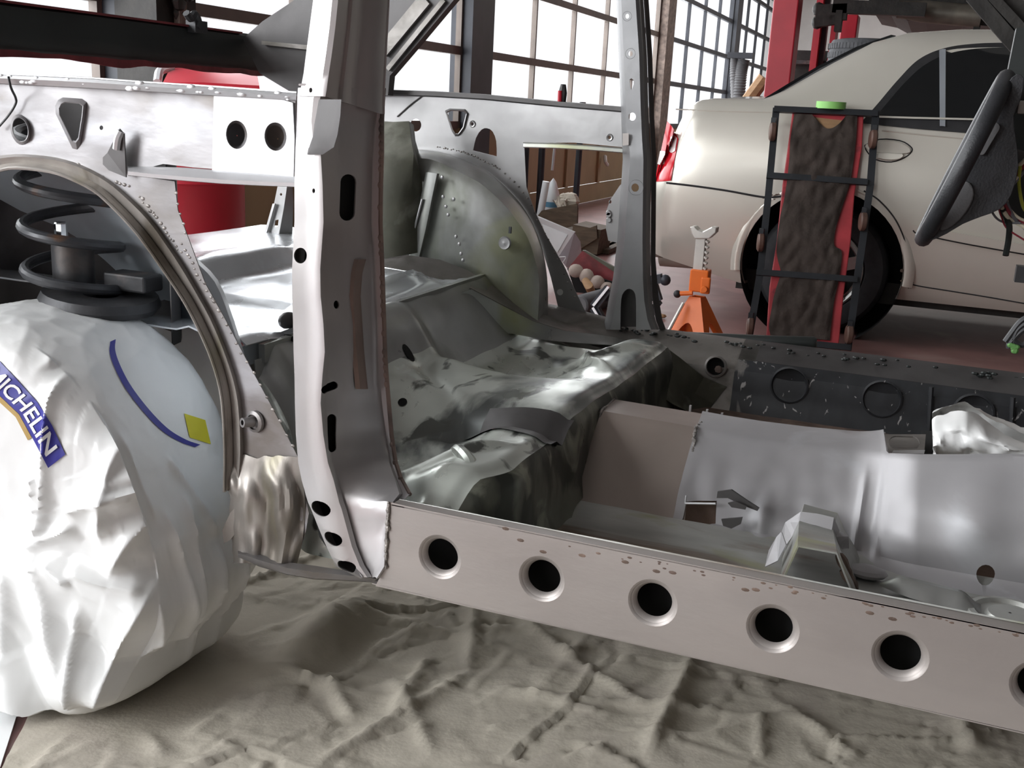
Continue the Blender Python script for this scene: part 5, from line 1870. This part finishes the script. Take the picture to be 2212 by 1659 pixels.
def side_y(x, z):
    """outer surface of the side at x, z (ahead of the rear corner)"""
    t = max(0, (x + 1.275))
    inset = .07 * (1 - min(1, t / .10)) ** 2.2
    prof = [(.21, .035), (.26, .012), (.50, -.002), (.56, -.010), (.70, -.012), (.84, 0), (.94, .025), (1.0, .05), (1.03, .075), (1.4, .295)]
    for (a, b), (c, d) in zip(prof, prof[1:]):
        if z <= c:
            return YS + inset + b + (d - b) * max(0, (z - a)) / (c - a)
    return YS + inset + .295


SBVH = BVHTree.FromPolygons([tuple(v) for v in sb_.v], sb_.f)


def side_pt(px, py, off=.004):
    d_ = ray(px, py).normalized()
    h_ = SBVH.ray_cast(CAM, d_)
    if h_[0] and h_[0].y < 5.6:
        return h_[0] - d_ * off
    y = YS
    for _ in range(6):
        p = PY(px, py, y)
        y = side_y(p.x, p.z) - off
    return PY(px, py, y)


def side_patch(name, top, bot, m, off=.005, n=20, k=6, parent=None, t=.002):
    """panel lying on the car's side between two pixel polylines"""
    tp_, bt_ = spline([(a, b, 0) for a, b in top], n), spline([(a, b, 0) for a, b in bot], n)
    mb = MB()
    mb.grid([[side_pt(*(tp_[i].lerp(bt_[i], j / k))[:2], off) for j in range(k + 1)] for i in range(len(tp_))], t, True)
    return mb.build(name, m, parent or sed, 50)


def side_line(name, L, m, r=.004, off=.001, n=8):
    return MB().tube([side_pt(p.x, p.y, off) for p in spline([(a, b, 0) for a, b in L], n)], r, 6).build(name, m, sed)


side_patch('window_surround', [(1862, 262), (1895, 225), (1940, 172), (1985, 128), (2040, 104), (2110, 94), (2200, 92), (2330, 92)], [(1866, 266), (1920, 272), (1980, 278), (2040, 283), (2100, 288), (2160, 293), (2230, 299), (2330, 308)], 'black_rubber', .006)
side_patch('side_glass', [(1895, 248), (1920, 218), (1955, 178), (1995, 142), (2045, 117), (2110, 105), (2200, 102), (2330, 102)], [(1898, 252), (1940, 255), (1990, 257), (2045, 259), (2110, 261), (2170, 265), (2230, 270), (2330, 280)], 'car_glass', .011)
side_patch('window_divider', [(2029, 108), (2036, 106), (2043, 106)], [(2030, 272), (2036, 272), (2042, 273)], 'galvanised', .016, 4)
side_patch('belt_reflection_trim', [(1897, 250), (1960, 252), (2040, 254), (2120, 256)], [(1897, 254), (1960, 256), (2040, 258), (2120, 260)], 'sedan_paint', .014, 6)
# rear screen edge: dark seal with bright strip on the C pillar
def screen_pt(px, py, y):
    return PY(px, py, y)


MB().grid([[PY(a, b, YS + .33), PY(a + dx, b + dy, YS + .32)] for a, b, dx, dy in ((1655, 218, 14, 1), (1700, 190, 14, 4), (1770, 148, 14, 6), (1850, 108, 12, 7), (1930, 78, 14, 5))], .004, True).build('rear_screen_seal', 'black_rubber', sed)
MB().grid([[PY(a, b, YS + .35), PY(a + 10, b + 2, YS + .34)] for a, b in ((1648, 214), (1700, 182), (1770, 141), (1850, 101), (1925, 75))], .004, True).build('rear_screen', 'car_glass', sed)
# lamps
side_patch('tail_lamp', [(1441, 262), (1452, 274), (1460, 290), (1465, 300)], [(1414, 392), (1424, 392), (1437, 391), (1449, 390)], 'lamp_red', .006, 5)
side_patch('reverse_lamp', [(1426, 326), (1432, 326), (1437, 327)], [(1420, 354), (1426, 356), (1434, 354)], 'lamp_clear', .012, 4)
side_patch('upper_lamp', [(1448, 296), (1456, 292), (1462, 298)], [(1444, 325), (1450, 330), (1458, 326)], 'lamp_clear', .011, 4)
side_line('bumper_seam', [(1440, 395), (1500, 402), (1570, 412), (1650, 426), (1690, 424)], 'black_rubber', .005)
side_line('deck_seam', [(1460, 236), (1560, 240), (1640, 242), (1700, 243)], 'sedan_paint', .003)
side_line('shoulder_line', [(1905, 282), (1990, 291), (2090, 300), (2212, 312), (2300, 322)], 'sedan_paint', .004)
side_patch('door_moulding', [(1970, 486), (1985, 488), (2060, 502), (2140, 516), (2330, 548)], [(1972, 496), (1986, 503), (2060, 520), (2140, 535), (2330, 568)], 'sedan_paint', .03, 6, 4, None, .006)
side_line('door_moulding_gap', [(1972, 498), (1986, 506), (2060, 522), (2140, 537), (2330, 570)], 'black_rubber', .003)
side_line('rocker_line', [(1968, 606), (1976, 616), (2060, 630), (2140, 643), (2330, 676)], 'black_rubber', .003)
side_line('door_seam', [(1866, 412), (1900, 434), (1935, 476), (1958, 530), (1968, 580), (1972, 612)], 'black_rubber', .0035)
side_line('fuel_seam', [(1690, 430), (1700, 424), (1712, 428)], 'rust_steel', .006)
# rust blisters
rb = MB()
for k in range(26):
    rb.blob(side_pt(1958 + random.gauss(0, 5), 600 + random.gauss(0, 12), 0), random.uniform(.003, .008), (1, .3, 1), 6)
for k in range(14):
    rb.blob(side_pt(1672 + random.gauss(0, 12), 425 + random.gauss(0, 3), 0), random.uniform(.003, .007), (1.4, .3, .7), 6)
rb.build('rust_spots', 'rust_steel', sed)
# handle
dh = MB()
dh.plate([side_pt(a, b, .012) for a, b in sp2([(1870, 312), (1900, 303), (1940, 306), (1962, 316), (1967, 325), (1958, 332), (1900, 330), (1874, 324)], 2, True)], (0, .03, 0))
dh.plate([side_pt(a, b, .020) for a, b in sp2([(1888, 330), (1950, 332), (1944, 343), (1925, 346), (1894, 342)], 2, True)], (0, .03, 0))
dh.build('door_handle', 'sedan_paint', sed, bevel=.003)
side_line('handle_recess', sp2([(1868, 314), (1900, 301), (1944, 304), (1966, 316), (1970, 326), (1955, 340), (1925, 350), (1890, 344), (1872, 326), (1868, 314)], 1), 'black_rubber', .003, 0, 3)
# wheel, arch liner, lip
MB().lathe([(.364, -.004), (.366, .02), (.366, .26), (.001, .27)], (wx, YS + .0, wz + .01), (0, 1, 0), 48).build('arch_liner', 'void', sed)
lip = MB()
rows = []
for k in range(33):
    t = -.12 + (math.pi + .24) * k / 32
    rr = []
    for r_, o_ in ((.362, .016), (.366, -.008), (.385, -.014), (.40, -.010), (.412, .001)):
        x, z = wx + r_ * math.cos(t), wz + .01 + r_ * math.sin(t)
        rr.append(V((x, side_y(x, max(.22, z)) + o_, z)))
    rows.append(rr)
lip.grid(rows, 0, True)
lip.build('arch_lip', 'sedan_paint', sed)
ty = MB()
yw = YS + .06
ty.lathe([(.185, .02), (.20, -.006), (.24, -.014), (.275, -.008), (.293, .012), (.298, .05), (.298, .16), (.285, .20), (.18, .2)], (wx, yw, .298), (0, 1, 0), 56)
wo = ty.build('rear_wheel', 'tyre', sed)
rim = MB()
rim.lathe([(.188, .018), (.190, .0), (.182, -.006), (.172, .004), (.165, .05), (.06, .06), (.0, .06)], (wx, yw, .298), (0, 1, 0), 48)
for k in range(5):
    a = 2 * math.pi * k / 5 + .3
    d = V((math.cos(a), 0, math.sin(a)))
    rim.bar(V((wx, yw + .012, .298)) + d * .03, V((wx, yw + .006, .298)) + d * .176, .055, .02, (0, 1, 0))
rim.lathe([(.0, -.0), (.04, .0), (.05, .012)], (wx, yw - .002, .298), (0, 1, 0), 20)
rim.build('wheel_rim', 'alloy', wo)
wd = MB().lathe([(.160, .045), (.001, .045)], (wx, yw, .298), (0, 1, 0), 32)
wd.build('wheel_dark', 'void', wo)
ub = MB()
ub.box((.75, YS + .75, .205), (3.2, 1.2, .10)).box((-.8, YS + .9, .33), (.8, 1.0, .12))
ub.build('underbody', 'underside', sed)
mu = MB()
p, q_ = PY(1426, 552, YS + .35), PY(1565, 562, YS + .35)
mu.tube([p, p.lerp(q_, .02), p.lerp(q_, .98), q_], [.045, .055, .055, .045], 16)
mu.build('muffler', 'muffler', sed)
MB().tube([PY(1432, 548, YS + .30), PY(1412, 545, YS + .30)], .022, 12).build('tailpipe', 'muffler', sed)

# ------------------------------------------------------------------ creeper leaning on the sedan
cb0, cb1 = PZ(1617, 735, .012), PZ(1835, 757, .012)
ctop = PY(1680, 235, 4.985)
cn = (cb1 - cb0).cross(ctop - cb0).normalized()
if cn.y > 0:
    cn = -cn
crp = thing('creeper', 'mechanics creeper with a red board leaning upright against the sedan', 'creeper', (cb0 + cb1) / 2)


def CP(a, b, o=0.):
    return PP(a, b, cb0 + cn * o, cn)


for L in ([(1677, 234), (1660, 420), (1642, 590), (1617, 737)], [(1892, 240), (1880, 400), (1852, 600), (1831, 757)]):
    fb = MB()
    for a, b in zip(L, L[1:]):
        fb.bar(CP(*a), CP(*b), .030, .020, cn)
    fb.build('side_rail', 'creeper_black', crp)
for a, b in (((1672, 236), (1896, 246)), ((1656, 379), (1874, 394)), ((1634, 588), (1852, 604)), ((1612, 729), (1838, 751))):
    MB().bar(CP(*a, .012), CP(*b, .012), .026, .022, cn).build('cross_rail', 'creeper_black', crp)
for a, b in ((1669, 284), (1886, 300), (1643, 523), (1864, 478), (1620, 704), (1834, 722)):
    c = CP(a, b, .03)
    cs = MB()
    cs.lathe([(.001, -.014), (.034, -.014), (.042, -.008), (.042, .008), (.034, .014), (.001, .014)], c, V((1, .25, 0)), 20)
    k_ = cs.build('caster', 'caster', crp)
    MB().box(c + V((0, 0, .045)), (.02, .03, .03)).build('caster_fork', 'creeper_black', k_)
MB().plate([CP(a, b, -.004) for a, b in [(1712, 238), (1866, 246), (1862, 320), (1846, 420), (1838, 520), (1822, 640), (1812, 745), (1655, 728), (1662, 620), (1678, 520), (1690, 400), (1700, 330)]], cn * -.02).build('red_board', 'red_pad', crp, bevel=.004)
MB().plate([CP(a, b, .001) for a, b in ((1745, 252), (1835, 262), (1828, 276), (1795, 282), (1756, 272))], cn * .002).build('worn_board', 'wood', crp)
clo = MB()
LEFT = [(1716, 246), (1708, 300), (1704, 360), (1696, 420), (1684, 480), (1678, 545), (1686, 590), (1672, 640), (1662, 700), (1664, 724)]
RGT = [(1852, 250), (1848, 310), (1838, 385), (1828, 420), (1806, 490), (1802, 530), (1818, 545), (1812, 600), (1800, 660), (1792, 735)]
lf_, rt_ = spline([(a, b, 0) for a, b in LEFT], 8), spline([(a, b, 0) for a, b in RGT], 8)
rows = []
for i in range(len(lf_)):
    r = []
    for j in range(40):
        p = lf_[i].lerp(rt_[i], j / 39)
        u, v = p.x * .02, p.y * .02
        h = .010 + .016 * abs(noise.noise(V((u * 1.6 + v * 1.1, (v - u) * .35, 3)))) + .008 * noise.noise(V((u * 3, v * 2, 1)))
        if i < 8 and 11 < j < 32:
            p = p + V((0, (1 - i / 8) * 30 * math.sin((j - 11) / 21 * math.pi), 0))
        r.append(CP(p.x, p.y, max(.004, h * min(1, j / 3 + .2) * min(1, (39 - j) / 3 + .2))))
    rows.append(r)
clo.grid(rows, .002, True)
cl = clo.build('cloth', 'brown_cloth', None, 80)
tag(cl, 'dark brown rumpled cloth draped down the red creeper board', 'cloth')
tpc = CP(1795, 229, .0)
tp_ = MB().lathe([(.032, .0), (.064, .0), (.064, .030), (.032, .030), (.032, 0)], tpc - V((0, 0, .012)), (0, 0, 1), 32)
tag(tp_.build('tape_roll', 'tape_green'), 'bright green roll of tape on top of the creeper', 'tape')

# ------------------------------------------------------------------ back of the shop
lc = thing('lift_column', 'wide red lift column behind the boot of the pale sedan', 'lift column', (PY(1690, 200, 8.4).x, 8.4, 0))
p, q_ = PY(1654, 120, 8.4), PY(1717, 120, 8.4)
cx_ = (p.x + q_.x) / 2
MB().box((cx_, 8.4 + .12, 1.9), (q_.x - p.x - .03, .24, 3.8)).build('column', 'red_paint', lc, bevel=.01)
MB().box((cx_, 8.5, .02), (.45, .5, .04)).build('base_plate', 'red_paint', lc)
lc2 = thing('lift_column', 'narrow open fronted red lift column under the raised car', 'lift column', (PY(1785, 100, 9.6).x, 9.6, 0))
for a in ((1760, 1774), (1797, 1808)):
    p, q_ = PY(a[0], 70, 9.6), PY(a[1], 70, 9.6)
    MB().box(((p.x + q_.x) / 2, 9.6, 1.9), (abs(q_.x - p.x), .22, 3.8)).build('flange', 'red_paint', lc2)
p, q_ = PY(1776, 70, 9.7), PY(1796, 70, 9.7)
MB().box(((p.x + q_.x) / 2 - .02, 9.66, 1.9), (abs(q_.x - p.x) * .7, .1, 3.8)).build('slide', 'mullion_dark', lc2)
lc3 = thing('lift_column', 'short red lift post right of the open lift column', 'lift column', (PY(1838, 60, 10.4).x, 10.4, 0))
p, q_ = PY(1822, 34, 10.4), PY(1857, 34, 10.4)
MB().box(((p.x + q_.x) / 2, 10.4, PY(1838, 34, 10.4).z / 2), (q_.x - p.x, .25, PY(1838, 34, 10.4).z)).build('post', 'red_paint', lc3, bevel=.01)
la = thing('lift_arm', 'dark steel lift arm with pads holding the raised car', 'lift arm', PY(1800, 40, 9.2))
la_b = [((1800, 14), (2000, 22), .10), ((1764, 28), (1830, 26), .12), ((1760, 50), (1812, 42), .07)]
for a, b, w_ in la_b:
    MB().bar(PY(*a, 9.2), PY(*b, 9.2), .1, w_).build('arm', 'underside', la)
for a, b in ((1768, 20), (1766, 48)):
    MB().blob(PY(a, b, 9.2), .05, (1, 1, 1.1), 10).build('pad', 'underside', la)
MB().box(PY(1812, 46, 9.2), (.05, .12, .16)).build('hinge', 'underside', la)
rc = thing('raised_car', 'dark underside of a car raised on a lift at the top right', 'car', PY(2000, 0, 8.8))
un = MB()
pts_ = [(1875, -10), (1880, 14), (1920, 22), (1960, 44), (2000, 46), (2080, 40), (2120, 55), (2180, 60), (2500, 60), (2500, -120), (1870, -120)]
un.plate(ys(pts_, 9.5), (0, 1.7, 0))
un.build('underbody', 'underside', rc)
ex = MB()
p, q_ = PY(1940, 20, 9.4), PY(2120, 36, 9.4)
ex.tube([p, p.lerp(q_, .1), p.lerp(q_, .3), q_], [.070, .070, .085, .085], 18, cap=False)
ex.build('tailpipe', 'exhaust', rc)
MB().lathe([(.001, 0), (.065, 0)], p.lerp(q_, .05), q_ - p, 18).build('tailpipe_bore', 'void', rc)
MB().box(PY(2112, 46, 9.4), (.05, .05, .2)).build('hanger', 'underside', rc)
stk = thing('tyre', 'worn dark grey tyre lying flat on a stack behind the sedan', 'tyre', PY(1870, 150, 7.6))
c = PY(1868, 130, 7.6)
R_ = (PY(1948, 130, 7.6).x - PY(1788, 130, 7.6).x) / 2
zt = PY(1868, 80, 7.6 - R_).z
zb = zt - .24
tt = MB()
tt.lathe([(R_ * .55, zb + .03), (R_ * .7, zb), (R_ * .93, zb + .01), (R_, zb + .04), (R_ * 1.01, (zb + zt) / 2), (R_, zt - .04), (R_ * .93, zt - .01), (R_ * .7, zt), (R_ * .55, zt - .03)], (c.x, 7.6, 0), (0, 0, 1), 48)
tt.build('casing', 'tyre_grey', stk)
tg = MB()
for k in range(60):
    a = 2 * math.pi * k / 60
    for j in range(3):
        z = zb + .06 + .055 * j
        tg.box((c.x + R_ * 1.008 * math.cos(a + j * .03), 7.6 + R_ * 1.008 * math.sin(a + j * .03), z + .02), (.012, .045, .034), Matrix.Rotation(a, 3, 'Z'))
tg.build('tread_blocks', 'tyre_grey', stk)
for k, (zz, lb) in enumerate(((zb - .24, 'tyre directly under the worn grey tyre in the stack behind the sedan roof'),)):
    t2 = MB().lathe([(R_ * .55, zz + .03), (R_ * .7, zz), (R_ * .93, zz + .01), (R_, zz + .04), (R_, zz + .20), (R_ * .93, zz + .23), (R_ * .7, zz + .24), (R_ * .55, zz + .21)], (c.x, 7.6, 0), (0, 0, 1), 40)
    tag(t2.build('tyre', 'tyre'), lb, 'tyre')
bxx = MB().box((c.x, 7.6, (zb - .24) / 2), (R_ * 1.7, R_ * 1.7, zb - .24)).box((c.x, 7.6, zb - .26), (R_ * 1.8, R_ * 1.8, .03))
tag(bxx.build('crate', 'wood_dark'), 'dark crate under the stacked tyres behind the sedan roof', 'crate')
cbn = thing('cabinet', 'low dark cabinet standing behind the red lift column', 'cabinet', (PY(1740, 180, 9.9).x, 9.9, 0))
p, q_ = PY(1712, 108, 9.9), PY(1790, 108, 9.9)
MB().box(((p.x + q_.x) / 2, 10.1, p.z / 2), (q_.x - p.x, .4, p.z)).build('carcass', 'underside', cbn)
MB().box(((p.x + q_.x) / 2, 9.92, p.z * .93), (q_.x - p.x + .04, .5, .03)).build('worktop', 'shock_dark', cbn)
eh = thing('exhaust_hose', 'black corrugated extraction hose hanging by the window left of the red column', 'hose', PY(1600, 210, 12.5))
for L, r_ in (([(1607, 128), (1600, 160), (1594, 225)], .075), ([(1588, 122), (1586, 150), (1588, 225)], .05)):
    P_ = spline([PY(a, b, 12.5) for a, b in L], 22)
    P_ = P_ + [P_[-1].lerp(V((P_[-1].x, P_[-1].y, 0)), i / 30) for i in range(1, 31)]
    MB().tube(P_, [r_ * (1.0 if i % 2 else .88) for i in range(len(P_))], 12).build('hose_leg', 'hose_grey', eh)
MB().box(PY(1600, 120, 12.4), (.28, .1, .06)).build('hanger', 'mullion_dark', eh)
a, b = PY(1612, 222, 11), PY(1652, 168, 11)
wp_ = MB().tube([a + (a - b) / (b.z - a.z) * (a.z - .0), b], .07, 8)
tag(wp_.build('wooden_pole', 'wood'), 'wooden pole leaning beside the wide red lift column', 'pole')
